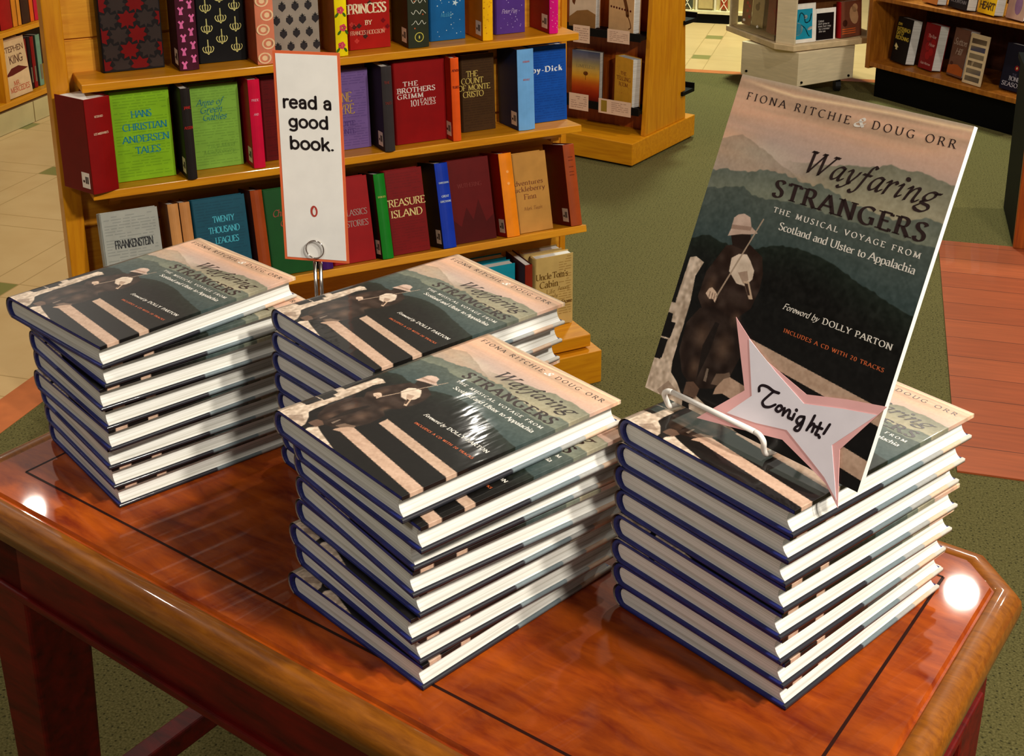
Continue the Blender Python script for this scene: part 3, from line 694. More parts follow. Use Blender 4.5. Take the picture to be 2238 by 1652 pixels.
STACKS = {
 'D': ('stack under the wire easel', [(.0974, .9517, -51.6), (.0958, .9548, -51.4), (.0954, .9602, -51.1), (.0968, .9622, -51.4), (.0949, .9623, -51.1), (.0942, .9625, -49.9), (.0961, .9633, -49.0), (.0981, .9667, -48.0)]),
 'C': ('front middle stack', [(-.1952, .9700, -49.7), (-.1797, .9687, -50.5), (-.183, .985, -52), (-.1832, .9865, -52.5), (-.1851, .9896, -50), (-.1919, .9901, -50.25), (-.1885, .995, -49.25), (-.1947, .9869, -45.75)]),
 'A': ('stack with the twisted top book', [(-.5140, 1.2160, -42.9), (-.5036, 1.2369, -48.5), (-.5052, 1.24, -50.2), (-.5056, 1.2464, -49.7), (-.5078, 1.2459, -48.7), (-.508, 1.2581, -51), (-.5077, 1.262, -50.7), (-.507, 1.2661, -50.2)]),
 'B': ('stack in front of the card sign', [(-.2337, 1.1812, -50.4), (-.2352, 1.1808, -48.4), (-.237, 1.186, -47.6), (-.237, 1.190, -48), (-.236, 1.194, -49), (-.236, 1.198, -48.5), (-.235, 1.202, -49.5), (-.239, 1.213, -48.5)]),
}
ORD = ['topmost', 'second', 'third', 'fourth', 'fifth', 'sixth', 'seventh', 'lowest']
first = True
for key, (desc, lst) in STACKS.items():
    for i, (x, y, a) in enumerate(lst):
        b = bproto if first else copy_tree(bproto)
        first = False
        b.location = (x, y, TH + .0003 + (7 - i) * BT); b.rotation_euler = (0, 0, math.radians(a))
        ttl = 'fiddler-cover hardcover, topmost of the ' + desc if i == 0 else (
            ORD[i] + ' hardcover from the top of the ' + desc if i < 7 else 'lowest hardcover, flat on the wood, of the ' + desc)
        tag(b, ttl, 'book', 'hardcovers in the ' + desc)

# ------------------------------------------------------------------ poster board, wire easel and star note on the front right stack
PW, PHt = .2169, .2804
PY, PL = math.radians(-50.56), math.radians(22.58)
pb = thing('cover_poster', 'tall foam board poster of the book cover leaning on the wire easel', 'poster', (.11865, .98812, TH + .2047), (-PL, 0, PY))
art_p = cover_art(400, 517)
nv, nu = art_p.shape[:2]
P = np.zeros((nv + 1, nu + 1, 3)); P[..., 0] = np.linspace(0, PW, nu + 1)[None]; P[..., 2] = np.linspace(0, PHt, nv + 1)[:, None]; P[..., 1] = -.0002
obj('foam_board', MB().box(0, PW, 0, .0052, 0, PHt), mat('white_foam_board', (246, 243, 234), .6, var=.01), pb)
pp = obj('printed_face', grid_mesh('printed_face', P, art_p, POSTER), None, pb)
cover_text(pp, PW, PHt, lambda x, y, o_: (x, -.0004, y))

ZT = TH + 8 * BT
es = thing('wire_easel', 'small white coated wire easel standing on the stack behind the star note', 'easel', (0, 0, ZT))
E1 = Vector((math.cos(PY), math.sin(PY), 0)); E2 = Vector((-math.sin(PY), math.cos(PY), 0))
fL, fR = Vector((.1438, .9688, 0)), Vector((.2083, .8892, 0)); bL, bR = Vector((.1357, .9615, .021)), Vector((.1993, .8857, .021))
fR = fL + E1 * (fR - fL).dot(E1)
def wire_side(f, b):
    e = 1 if f is fR else -1
    b2 = b + E1 * e * .002 - E2 * .0028
    return [b2 + E1 * (-e) * .008, b2 + E1 * (-e) * .003 + Vector((0, 0, -.001)), b2 + E1 * e * .001 + Vector((0, 0, -.005)), b2 * .85 + f * .15 + Vector((0, 0, -.009)), b2 * .62 + f * .38 + Vector((0, 0, -.0095)), f + Vector((0, 0, .0029)) - E2 * .002, f + Vector((0, 0, .0028)) + E2 * .003, f + Vector((0, 0, .0028)) + E2 * .012,
            f + E2 * .05 + Vector((0, 0, .0040)), f + E2 * .058 + Vector((0, 0, .012)), f + E2 * .047 + Vector((0, 0, .112))]
def smooth3(p, sub=5):
    return [Vector((a, b, c)) for (a, b, c) in [tuple(q) for q in spline([np.array(x) for x in p], sub)]]
wl_ = smooth3(wire_side(fL, bL)); wr_ = smooth3(wire_side(fR, bR))
obj('front_bar', MB().tube([wl_[0], wr_[0]], .0024), WIREW, es, smooth=True)
obj('side_wire', MB().tube(wl_, .0024), WIREW, es, smooth=True); obj('side_wire', MB().tube(wr_, .0024), WIREW, es, smooth=True)
obj('top_bar', MB().tube([wl_[-1], wr_[-1]], .0024), WIREW, es, smooth=True)

star = thing('star_note', 'pink and white paper star handwritten Tonight! taped to the poster', 'note', pb.location, pb.rotation_euler)
def uvp(lst): return [(u * PW, v * PHt) for u, v in lst]
def sheet(name, poly, m, y, th, bow=0.0):
    from mathutils.geometry import tessellate_polygon
    mb = MB(); mb.prism(uvp(poly), y - th, y, 0, 'y'); return obj(name, mb, m, star)
pink = [(.318, .307), (.41, .262), (.5, .225), (.704, .183), (.86, .215), (1.011, .239), (.892, .084), (.952, -.06), (.88, -.016), (.80, .006), (.666, .04), (.47, .012), (.283, -.013), (.452, .121)]
white = [(.404, .263), (.56, .205), (.707, .157), (.86, .188), (.987, .209), (.86, .086), (.938, -.042), (.87, -.002), (.8, .024), (.673, .07), (.54, .05), (.408, .04), (.49, .116)]
sheet('pink_backing', pink, mat('pink_paper', (255, 190, 188), .7, var=.03), -.0010, .0004)
wc = sheet('white_card', white, mat('white_note_paper', (246, 238, 246), .7, var=.02), -.0016, .0003)
HW = [[(.515, .137), (.511, .148), (.521, .156), (.545, .158), (.572, .154), (.597, .155)], [(.573, .152), (.557, .134), (.543, .114), (.554, .104), (.576, .108), (.597, .121)],
      [(.611, .122), (.605, .11), (.618, .107), (.629, .118), (.621, .125), (.611, .122)], [(.638, .123), (.64, .103)], [(.64, .107), (.654, .123), (.663, .12), (.663, .105), (.675, .104)],
      [(.684, .12), (.681, .103)], [(.725, .124), (.707, .119), (.7, .106), (.711, .1), (.723, .111), (.726, .123), (.725, .101), (.719, .083), (.704, .081), (.705, .089), (.726, .105)],
      [(.763, .139), (.758, .119), (.75, .094)], [(.754, .103), (.766, .117), (.773, .112), (.772, .096)], [(.794, .128), (.79, .105), (.788, .094), (.799, .095)], [(.777, .113), (.806, .115)], [(.829, .134), (.818, .105)]]
ik = Ink()
for st in HW: ik.stroke([(p[0], p[1]) for p in spline(uvp(st))], .0014, .0010, .8, 0, 'round')
for c in ((.687, .132), (.805, .091)): ik.disc((c[0] * PW, c[1] * PHt), .0015, .0015)
obj('handwriting', ik.mb(lambda x, y, o_: (x, -.0021, y)), ink((34, 18, 26)), wc, recalc=False)

# ------------------------------------------------------------------ card sign on a chrome stand
SY, SL_ = math.radians(-12.26), 0.0
sx, sy, sz = -.2208, 1.3913, .9139; CW, CH = .0789, .2494
sc_ = thing('shelf_talker_card', 'narrow white card edged in orange reading read a good book', 'card sign', (sx, sy - .004, sz), (0, 0, SY))
obj('card', MB().box(-CW / 2, CW / 2, 0, .0008, 0, CH), mat('orange_card', (222, 104, 58), .5, var=.02), sc_)
bd = .0032
fc = obj('white_panel', MB().box(-CW / 2 + bd, CW / 2 - bd, -.0003, 0, bd, CH - bd), mat('white_card_print', (240, 237, 230), .55, var=.02), sc_)
ik = Ink()
cu = lambda u: (u - .5) * CW
for s_, u0, u1, v in (('read a', .113, .851, .739), ('good', .185, .787, .648), ('book.', .185, .86, .546)):
    ik.text(s_, cu(u0), cu(u1), v * CH, .0535 * CH, 'sans', .014)
ob = obj('sign_lettering', ik.mb(lambda x, y, o_: (x, -.0006, y)), ink((30, 22, 24)), fc, recalc=False)
ik = Ink(); c0 = (0.0, .248 * CH)
ik.disc(c0, .0043, .0069, 0, 24); ik.disc((c0[0] + .0002, c0[1] - .0005), .0020, .0042, 1, 16); ik.disc((c0[0] + .0004, c0[1] + .0034), .0010, .0012, 1, 10)
mb = ik.mb(lambda x, y, o_: (x, -.0006, y)); mb.v = [(x, y - (.0002 if i >= 24 else 0), z) for i, (x, y, z) in enumerate(mb.v)]
obj('bird_emblem', mb, [ink((176, 58, 48)), ink((232, 228, 220))], fc, recalc=False)
st = thing('sign_stand', 'chrome sign stand with a spring ring clip holding the narrow card', 'sign stand', (sx, sy, TH), (0, 0, SY))
obj('stand_base', MB().cyl((0, 0, .0003), .028, .005, 'z', 28), CHROME, st, smooth=False, bevel=.001)
obj('post', MB().tube([(-.0034, 0, .004), (-.0034, 0, .168)], .0021), CHROME, st, smooth=True)
obj('post', MB().tube([(.0034, 0, .004), (.0034, 0, .168)], .0021), CHROME, st, smooth=True)
ringp = [(.0108 * math.cos(2 * math.pi * i / 28), -.0064, .1795 + .0108 * math.sin(2 * math.pi * i / 28)) for i in range(28)]
obj('ring_clip', MB().tube(ringp, .0008, closed=True), CHROME, st, smooth=True)
obj('ring_clip', MB().tube([(x, y + .0088, z) for x, y, z in ringp], .0008, closed=True), CHROME, st, smooth=True)
obj('clip_collar', MB().cyl((0, -.0026, .1675), .0042, .006, 'y', 14), CHROME, st)

# ------------------------------------------------------------------ middle display bookcase
PSI = math.radians(25.58); ORG = Vector((.2337, 2.8582, 0)); DD = Vector((math.cos(PSI), math.sin(PSI), 0)); NN = Vector((-math.sin(PSI), math.cos(PSI), 0))
bc = thing('display_bookcase', 'honey oak display bookcase with sloping shelves of colourful classics behind the table', 'bookcase', ORG, (0, 0, PSI))
LEAN = {1: 0.0, 2: math.radians(3), 3: math.radians(14), 4: 0.0}
SE = {1: .085, 2: .062, 3: .033, 4: .08}; SZ = {1: .869, 2: .653, 3: .412, 4: .130}
def shelfpt(k, s, e):
    return ORG + DD * s + NN * e + Vector((0, 0, SZ[k] - (e - SE[k]) * math.tan(LEAN[k])))
obj('base_plinth', MB().box(-1.2, 0, 0, .42, .004, .090), OAK, bc, bevel=.002)
obj('base_deck', MB().box(-1.18, -.02, .02, .40, .096, .129), OAK, bc, bevel=.003)
obj('base_spacer', MB().box(-1.15, -.05, .05, .38, .090, .096), OAKR, bc)
m = MB()
for i in range(9): m.box(-1.155, -.012, .205, .222, .130 + i * .135, .130 + (i + 1) * .135 - .006)
m.box(-1.155, -.012, .212, .228, .13, 1.34)
obj('slatwall_panel', m, wood('slat_oak', (224, 160, 44), (196, 124, 22), .45, .1, 5, (1.2, 14, 14)), bc)
obj('end_post', MB().box(-1.192, -1.155, .172, .25, .129, 1.36), OAKV, bc, bevel=.003)
obj('end_post', MB().box(-.012, .004, .20, .24, .129, 1.36), OAKV, bc, bevel=.002)
for k in (1, 2, 3):
    s0, s1 = {1: (-1.142, -.027), 2: (-1.145, -.030), 3: (-1.145, -.030)}[k]
    b = obj('shelf', MB().box(s0, s1, 0, .142 if k < 3 else .165, -.017, 0), OAK, bc, bevel=.0015)
    b.location = (0, SE[k], SZ[k]); b.rotation_euler = (-LEAN[k], 0, 0)
    for s_ in ((-.95, -.55, -.15) if k == 3 else ()):
        br = obj('shelf_bracket', MB().tube([(s_, .205 - SE[k], -.045), (s_, .17 - SE[k], -.05), (s_, .10 - SE[k] + .02, -.024), (s_ + .02, .06 - SE[k] + .02, -.021), (s_ + .035, .07 - SE[k] + .02, -.024)], .003, 0, 6), BLACKM, bc)
        br.location = (0, SE[k], SZ[k])

def case(name, w, h, th, cov, spn, parent, bt=.0022, rd=.0):
    """upright closed book: x from spine to fore-edge, y from front cover back, z up"""
    m = MB()
    m.box(0, w, 0, bt, 0, h, 0); m.box(0, w, th - bt, th, 0, h, 0)
    n = 6; pts = [(.0 - .004 * math.sin(math.pi * i / n), th * i / n) for i in range(n + 1)]
    m.prism([(.003, th), (.003, 0)] + pts, 0, h, 1)
    o = obj('cover', m, [cov, spn], parent, bevel=.0006, seg=1)
    obj('page_block', MB().box(.003, w - .003, bt, th - bt, .003, h - .003), PAGES, parent)
    return o
def sticker(parent, x, z, w, h, y):
    o = obj('barcode_sticker', MB().box(x, x + w, y, y + .0003, z, z + h), flat((244, 230, 212), .6), parent)
    ik = Ink()
    random.seed(int(x * 1e5 + z * 1e4) % 999)
    q = x + w * .12
    while q < x + w * .5:
        d = random.choice((.0007, .0012, .0018)); ik.poly([(q, z + h * .3), (q + d, z + h * .3), (q + d, z + h * .75), (q, z + h * .75)]); q += d + random.choice((.0006, .0012))
    ik.poly([(x + w * .62, z + h * .35), (x + w * .85, z + h * .35), (x + w * .85, z + h * .5), (x + w * .62, z + h * .5)])
    yy = y + .0003 if y > .005 else y
    obj('barcode', ik.mb(lambda a, b_, o_: (a, y + (.0005 if y > .005 else -.0002), b_)), flat((60, 44, 40), .6), o, recalc=False)

def emb_bars(ik, w, h, seed, x0=.06, x1=.94, z0=.05, z1=.95, step=.032, mi=0, th=.011):
    """faint embossed bars where the cover carries a cloud of small words"""
    r = random.Random(seed); z = z0
    while z < z1:
        x = x0
        while x < x1 - .03:
            L = r.uniform(.06, .24); L = min(L, x1 - x)
            if r.random() < .8: ik.poly([(x * w, z * h), ((x + L) * w, z * h), ((x + L) * w, (z + th) * h), (x * w, (z + th) * h)], mi)
            x += L + .03
        z += step
def faceout(k, s0, s1, e, h, col, label, texts=(), decor=None, dcol=(0, 0, 0), th=.03, name='classic_book', spine=None, group='face-out classics on the middle bookcase', bars=None, loc=None, rz=None, lean=None, rough=.5, tcol=None):
    w = s1 - s0
    t = thing(name, label, 'book', (loc + Vector((0, 0, th * math.sin(lean or 0) + .0006))) if loc is not None else shelfpt(k, s0, e) + Vector((0, 0, .0008)), (-(LEAN[k] if lean is None else lean), 0, PSI if rz is None else rz), group)
    c = case('cover', w, h, th, flat(col, rough, .15), flat(spine or col, rough, .15), t)
    M3 = lambda yy: (lambda x, y, o_: (x, yy, y))
    if bars:
        ik = Ink(); emb_bars(ik, w, h, len(label), *(bars[1] if len(bars) > 1 else ()))
        obj('embossed_pattern', ik.mb(M3(-.0002)), flat(bars[0], .5, .15), c, recalc=False)
    if decor:
        ik = Ink(); decor(ik, w, h)
        obj('cover_pattern', ik.mb(M3(-.0003)), [flat(q, .45, .1) for q in (dcol if isinstance(dcol[0], (tuple, list)) else [dcol])], c, recalc=False)
    if texts:
        ik = Ink(); cols = []
        for tx in texts:
            s_, u0, u1, v, cp, sty, cc = tx[:7]; b = tx[7] if len(tx) > 7 else .02
            if cc not in cols: cols.append(cc)
            ik.text(s_, u0 * w, u1 * w, v * h, cp * h, sty, b, cols.index(cc), center=(len(tx) > 8 and tx[8]))
        obj('title_lettering', ik.mb(M3(-.0005)), [ink(q) for q in cols], c, recalc=False)
    return t
def spineout(k, s0, s1, e, h, scol, ccol, label, texts=(), stick=True, depth=.108, name='classic_book', decor=None, dcol=(0, 0, 0), group='spine-out classics on the middle bookcase', loc=None, rz=None, lean=None, twist=0.0, sticker_at=None):
    th = s1 - s0
    r = (PSI if rz is None else rz)
    base = (loc + Vector((0, 0, depth * math.sin(lean or 0) + .0006))) if loc is not None else shelfpt(k, s1, e) + Vector((0, 0, .0008))
    t = thing(name, label, 'book', base, (0, 0, 0), group)
    t.rotation_euler = (Matrix.Rotation(r, 3, 'Z') @ Matrix.Rotation(-(LEAN[k] if lean is None else lean), 3, 'X') @ Matrix.Rotation(math.pi / 2 + twist, 3, 'Z')).to_euler()
    c = case('cover', depth, h, th, flat(ccol, .5, .15), flat(scol, .45, .2), t)
    if stick: sticker(t, .010, .010, .028, .032, th + .0001)
    M3 = lambda yy: (lambda x, y, o_: (-.0046 + .002 * abs(x / th - .5) * 2 - yy, th - x, y))
    if decor:
        ik = Ink(); decor(ik, th, h); obj('spine_pattern', ik.mb(M3(.0002)), [flat(q, .45, .1) for q in (dcol if isinstance(dcol[0], (tuple, list)) else [dcol])], c, recalc=False)
    if texts:
        ik = Ink(); cols = []
        for s_, u0, u1, v, cp, sty, cc in texts:
            if cc not in cols: cols.append(cc)
            ik.text(s_, u0 * th, u1 * th, v * h, cp * h, sty, .03, cols.index(cc))
        obj('spine_lettering', ik.mb(M3(.0006)), [ink(q) for q in cols], c, recalc=False)
    return t
for s_ in (-1.10, -.58, -.052): obj('shelf_batten', MB().box(s_, s_ + .022, .175, .204, .585, .632), OAKV, bc)
obj('shelf_rail', MB().box(-1.10, -.03, .160, .176, .597, .612), OAK, bc, bevel=.001)
# --- pattern motifs
def d_leaf(ik, w, h):
    for r in range(7):
        for c in range(4):
            cx = (c * .3 + (.15 if r % 2 else 0)) * w; cy = (.05 + r * .16) * h; mi = (r + c) % 2
            p = [(.0, .5), (.14, .3), (.42, .34), (.3, .1), (.5, -.05), (.26, -.16), (.3, -.4), (.06, -.28), (0, -.5), (-.06, -.28), (-.3, -.4), (-.26, -.16), (-.5, -.05), (-.3, .1), (-.42, .34), (-.14, .3)]
            q = [(min(w * .98, max(w * .02, cx + a * .34 * w)), min(h * .98, max(h * .02, cy + b * .2 * h))) for a, b in p]
            ik.poly(q, mi)
def d_glove(ik, w, h):
    r = random.Random(3)
    for i in range(7):
        for j in range(2):
            cx, cy = (.28 + .46 * j + r.uniform(-.05, .05)) * w, (.06 + .14 * i + .06 * j) * h; s = .008
            ik.poly([(cx - s * .5, cy - s), (cx + s * .5, cy - s), (cx + s * .3, cy + .1 * s), (cx + s * .8, cy + s * .7), (cx + s * .4, cy + s * 1.1), (cx, cy + .5 * s), (cx - s * .4, cy + s * 1.1), (cx - s * .8, cy + s * .7), (cx - s * .3, cy + .1 * s)])
def d_chand(ik, w, h):
    for r in range(5):
        for c in range(3):
            cx = (.2 + .3 * c) * w; cy = (.16 + r * .22 + (.1 if c % 2 else 0)) * h; u = .0115
            if cy > h * .97: continue
            ik.stroke([(cx, cy - u), (cx, min(h, cy + 1.6 * u))], .0010, .0010)
            for q in (-1, 1):
                for rr in (.5, 1.0): ik.stroke(spline([(cx, cy - u * .9), (cx + q * u * rr * .7, cy - u * .7), (cx + q * u * rr, cy - u * .1), (cx + q * u * rr * .8, cy + u * .3)]), .0009, .0009)
            ik.disc((cx, cy - u * .9), .0026, .0036); ik.disc((cx, cy + u * .3), .0022, .003)
def d_medal(ik, w, h):
    for i in range(7):
        cy = (.07 + i * .15) * h; cx = w * (.5 + (.12 if i % 2 else -.12))
        ik.disc((cx, cy), w * .36, h * .06, 0, 18); ik.disc((cx, cy), w * .27, h * .046, 1, 18); ik.disc((cx, cy), w * .15, h * .028, 0, 12)
def d_berry(ik, w, h):
    for r in range(7):
        for c in range(4):
            cx = (.12 + .27 * c + (.13 if r % 2 else 0)) * w; cy = (.1 + r * .145) * h
            if cx > w * .95 or cy > h * .97: continue
            ik.poly([(cx, cy - .011), (cx + .008, cy - .003), (cx + .0075, cy + .005), (cx, cy + .007), (cx - .0075, cy + .005), (cx - .008, cy - .003)])
            ik.poly([(cx, cy + .005), (cx + .007, cy + .009), (cx + .002, cy + .0085), (cx, cy + .013), (cx - .002, cy + .0085), (cx - .007, cy + .009)], 1)
def d_flower(ik, w, h):
    for i in range(5):
        cy = (.12 + .19 * i) * h; cx = w * (.45 + (.15 if i % 2 else 0))
        for a in range(5): ik.disc((cx + w * .16 * math.cos(a * 1.257), cy + w * .16 * math.sin(a * 1.257)), w * .15, w * .15, 0, 8)
        ik.disc((cx, cy), w * .1, w * .1, 2, 8)
        for q in (-1, 1): ik.disc((cx + q * w * .3, cy - h * .05), w * .1, h * .03, 1, 8, q * .6)
def d_garden(ik, w, h):
    r = random.Random(8)
    for i in range(38):
        cx, cy = r.uniform(.06, .94) * w, r.uniform(.04, .96) * h
        if .33 < cy / h < .5 or .58 < cy / h < .72: continue
        for a in range(4): ik.disc((cx + .003 * math.cos(a * 1.57), cy + .003 * math.sin(a * 1.57)), .003, .0024, i % 3, 7, a)
def d_script(ik, w, h):
    for i, z in enumerate((.8, .66, .52, .4, .28)):
        ik.stroke(spline([(w * (.15 + .1 * q), h * (z + .025 * math.sin(q * 2.1 + i))) for q in range(8)]), .0007, .0005)
    for i in range(5): ik.disc((w * (.3 + .4 * (i % 2)), h * (.22 + i * .15)), .0017, .0017, 1)
    n = 18; ik.stroke([(w * .5 + w * .2 * math.cos(2 * math.pi * i / n), h * .12 + h * .05 * math.sin(2 * math.pi * i / n)) for i in range(n + 1)], .0009, .0009, 0, 2); ik.disc((w * .5, h * .12), .0016, .004, 2)
def d_dots(ik, w, h):
    r = random.Random(int(w * 1e4))
    for i in range(40): q = r.uniform(.0007, .0015); ik.disc((r.uniform(.08, .92) * w, r.uniform(.05, .95) * h), q, q, 0, 6)
def d_stars(ik, w, h):
    d_dots(ik, w, h)
    for cx, cy, s in ((.28, .5, .011), (.72, .42, .008), (.6, .75, .007)):
        ik.poly([(cx * w + s * (1 if i % 2 == 0 else .4) * math.cos(i * math.pi / 5), cy * h + s * (1 if i % 2 == 0 else .4) * math.sin(i * math.pi / 5)) for i in range(10)])

# top shelf
faceout(1, -1.086, -.963, .166, .2, (24, 18, 18), 'black clothbound book scattered with red leaves on the top shelf', decor=d_leaf, dcol=[(112, 8, 8), (52, 40, 36)], th=.032)
spineout(1, -.943, -.903, .114, .2, (70, 22, 38), (54, 14, 26), 'maroon book with pink glove shapes, thick spine outward', decor=d_glove, dcol=(222, 106, 160), depth=.08)
faceout(1, -.892, -.791, .160, .2, (14, 13, 14), 'black book covered in gold chandeliers, facing out on the top shelf', decor=d_chand, dcol=(206, 196, 122), th=.03)
spineout(1, -.785, -.746, .096, .2, (214, 124, 92), (180, 84, 56), 'salmon book spine with cream oval medallions', decor=d_medal, dcol=[(236, 196, 150), (214, 124, 92)], stick=False, depth=.1)
faceout(1, -.738, -.632, .150, .2, (150, 138, 124), 'grey book dotted with dark strawberries above the card sign', decor=d_berry, dcol=[(46, 42, 44), (36, 34, 34)], th=.034)
spineout(1, -.613, -.586, .098, .2, (240, 214, 10), (150, 84, 20), 'yellow floral book spine beside the red garden-pattern cover', decor=d_flower, dcol=[(214, 66, 90), (60, 100, 20), (240, 200, 60)], stick=False, depth=.1)
faceout(1, -.569, -.473, .140, .2, (168, 20, 12), 'red flower-patterned children\'s classic with cream capitals', [('LITTLE', .05, .72, .62, .1, 'serif', (236, 214, 176), .04), ('PRINCESS', .0, .92, .40, .105, 'serif', (236, 214, 176), .05), ('BY', .4, .56, .27, .05, 'serif', (236, 214, 176), .03), ('FRANCES HODGSON', .04, .86, .165, .045, 'serif', (220, 160, 130), .03)], decor=d_garden, dcol=[(120, 12, 20), (60, 40, 30), (200, 60, 50)], th=.04)
spineout(1, -.445, -.396, .103, .2, (44, 48, 34), (58, 30, 14), 'dark green book with white scrollwork down its broad spine', [('Women', .2, .8, .84, .06, 'it', (220, 214, 196))], decor=d_script, dcol=[(206, 204, 186), (190, 90, 50), (200, 186, 80)], depth=.1)
faceout(1, -.375, -.289, .146, .2, (18, 92, 150), 'bright blue starry book facing out on the top shelf', [('Matilda', .3, .62, .27, .05, 'it', (70, 150, 190), .01)], decor=d_stars, dcol=(196, 214, 220), th=.036)
spineout(1, -.266, -.241, .100, .2, (244, 182, 10), (204, 116, 10), 'golden yellow speckled spine beside the purple starry cover', decor=d_dots, dcol=(200, 120, 20), depth=.1)
faceout(1, -.211, -.136, .148, .2, (82, 50, 132), 'purple starry book facing out near the shelf end', [('Peter Pan', .2, .72, .24, .05, 'it', (190, 170, 210), .01)], decor=d_stars, dcol=(170, 150, 206), th=.036)
spineout(1, -.096, -.073, .102, .2, (212, 14, 122), (150, 8, 30), 'magenta spine with a crimson side at the top shelf end', decor=d_dots, dcol=(240, 150, 180), depth=.1)
# middle shelf
spineout(2, -1.150, -1.093, .064, .192, (128, 8, 8), (110, 6, 6), 'thick dark red book standing at the open end of the middle shelf', [('VICTOR HUGO', .3, .62, .80, .022, 'serif', (226, 190, 160)), ('LES MISERABLES', .22, .78, .62, .022, 'serif', (226, 190, 160))], depth=.11, twist=.40)
faceout(2, -1.089, -.969, .110, .188, (128, 176, 24), 'lime green book with blue block capitals, facing out', [('HANS', .34, .68, .70, .075, 'serif', (14, 120, 140), .02), ('CHRISTIAN', .18, .92, .56, .075, 'serif', (14, 120, 140), .02), ('ANDERSEN', .16, .94, .425, .075, 'serif', (14, 120, 140), .02), ('TALES', .36, .78, .295, .075, 'serif', (14, 120, 140), .02)], th=.032, bars=((112, 158, 22),), spine=(110, 160, 10))
spineout(2, -.956, -.936, .058, .19, (34, 28, 26), (30, 22, 20), 'black spine with red lettering between the two green covers', [('JANE', .2, .9, .78, .03, 'serif', (170, 30, 20)), ('AUSTEN', .1, .95, .56, .03, 'serif', (170, 30, 20))])
faceout(2, -.927, -.822, .125, .18, (124, 168, 60), 'pale green book with a faded handwritten-style title', [('Anne of', .14, .66, .76, .075, 'it', (40, 112, 112), .02), ('Green', .2, .64, .67, .075, 'it', (40, 112, 112), .02), ('Gables', .24, .72, .58, .075, 'it', (40, 112, 112), .02), ('Lucy Maud', .3, .84, .24, .05, 'it', (96, 140, 50), -.01), ('Montgomery', .2, .84, .17, .05, 'it', (96, 140, 50), -.01)], th=.032, bars=((112, 154, 54),))
spineout(2, -.813, -.788, .074, .19, (204, 14, 56), (176, 20, 40), 'raspberry pink spine just before the card sign', [('PRIDE', .2, .8, .76, .026, 'serif', (236, 150, 170)), ('AND', .3, .7, .6, .026, 'serif', (236, 150, 170))])
faceout(2, -.775, -.662, .120, .185, (92, 8, 10), 'wine red book facing out, half hidden by the card sign', th=.03, bars=((80, 8, 10),))
faceout(2, -.650, -.532, .125, .18, (112, 84, 140), 'violet book with gold condensed capitals beside the card sign', [('JANE', .3, .66, .6, .12, 'serif', (190, 150, 60), .0), ('EYRE', .32, .7, .45, .12, 'serif', (190, 150, 60), .0), ('CHARLOTTE', .12, .7, .30, .06, 'serif', (76, 48, 112), .01), ('BRONTE', .28, .7, .20, .06, 'serif', (76, 48, 112), .01)], th=.03, bars=((98, 72, 128),))
spineout(2, -.524, -.500, .059, .19, (52, 46, 46), (30, 24, 24), 'charcoal spine beside the deep red fairy tale cover', [('THE', .2, .7, .8, .03, 'serif', (120, 40, 30)), ('TALES', .2, .8, .56, .03, 'serif', (120, 40, 30))])
faceout(2, -.480, -.357, .103, .188, (136, 6, 8), 'deep red fairy tale book with silver serif title', [('THE', .18, .46, .70, .055, 'serif', (222, 206, 196), .03), ('BROTHERS', .06, .80, .62, .06, 'serif', (222, 206, 196), .03), ('GRIMM', .06, .56, .55, .055, 'serif', (222, 206, 196), .03), ('101', .30, .48, .45, .075, 'serif', (222, 206, 196), .01), ('FAIRY', .5, .80, .495, .04, 'serif', (222, 206, 196), .02), ('TALES', .5, .80, .45, .04, 'serif', (222, 206, 196), .02)], th=.034)
spineout(2, -.356, -.336, .070, .19, (226, 84, 22), (180, 40, 14), 'orange spine between the deep red and the brown covers', [('ADVEN', .1, .9, .84, .028, 'serif', (120, 30, 10)), ('TURES', .1, .9, .64, .028, 'serif', (120, 30, 10))])
faceout(2, -.303, -.219, .136, .180, (66, 42, 18), 'chocolate brown adventure book with gold small capitals', [('THE', .16, .5, .72, .075, 'serif', (200, 176, 90), .01), ('COUNT', .0, .66, .63, .075, 'serif', (200, 176, 90), .01), ('OF MONTE', -.1, .86, .545, .07, 'serif', (200, 176, 90), .01), ('CRISTO', .04, .66, .455, .075, 'serif', (200, 176, 90), .01)], th=.03, bars=((56, 34, 14),))
spineout(2, -.185, -.143, .082, .19, (110, 168, 222), (26, 44, 84), 'thick light blue spine with a navy side next to the royal blue cover', [('HERMAN', .3, .7, .84, .022, 'serif', (190, 120, 130)), ('MELVILLE', .3, .7, .62, .022, 'serif', (190, 120, 130))])
faceout(2, -.130, -.031, .132, .184, (14, 76, 166), 'royal blue sea story with white title at the middle shelf end', [('Moby-Dick', -.24, .88, .66, .07, 'serif', (226, 232, 236), .05)], th=.032, bars=((12, 66, 150),))
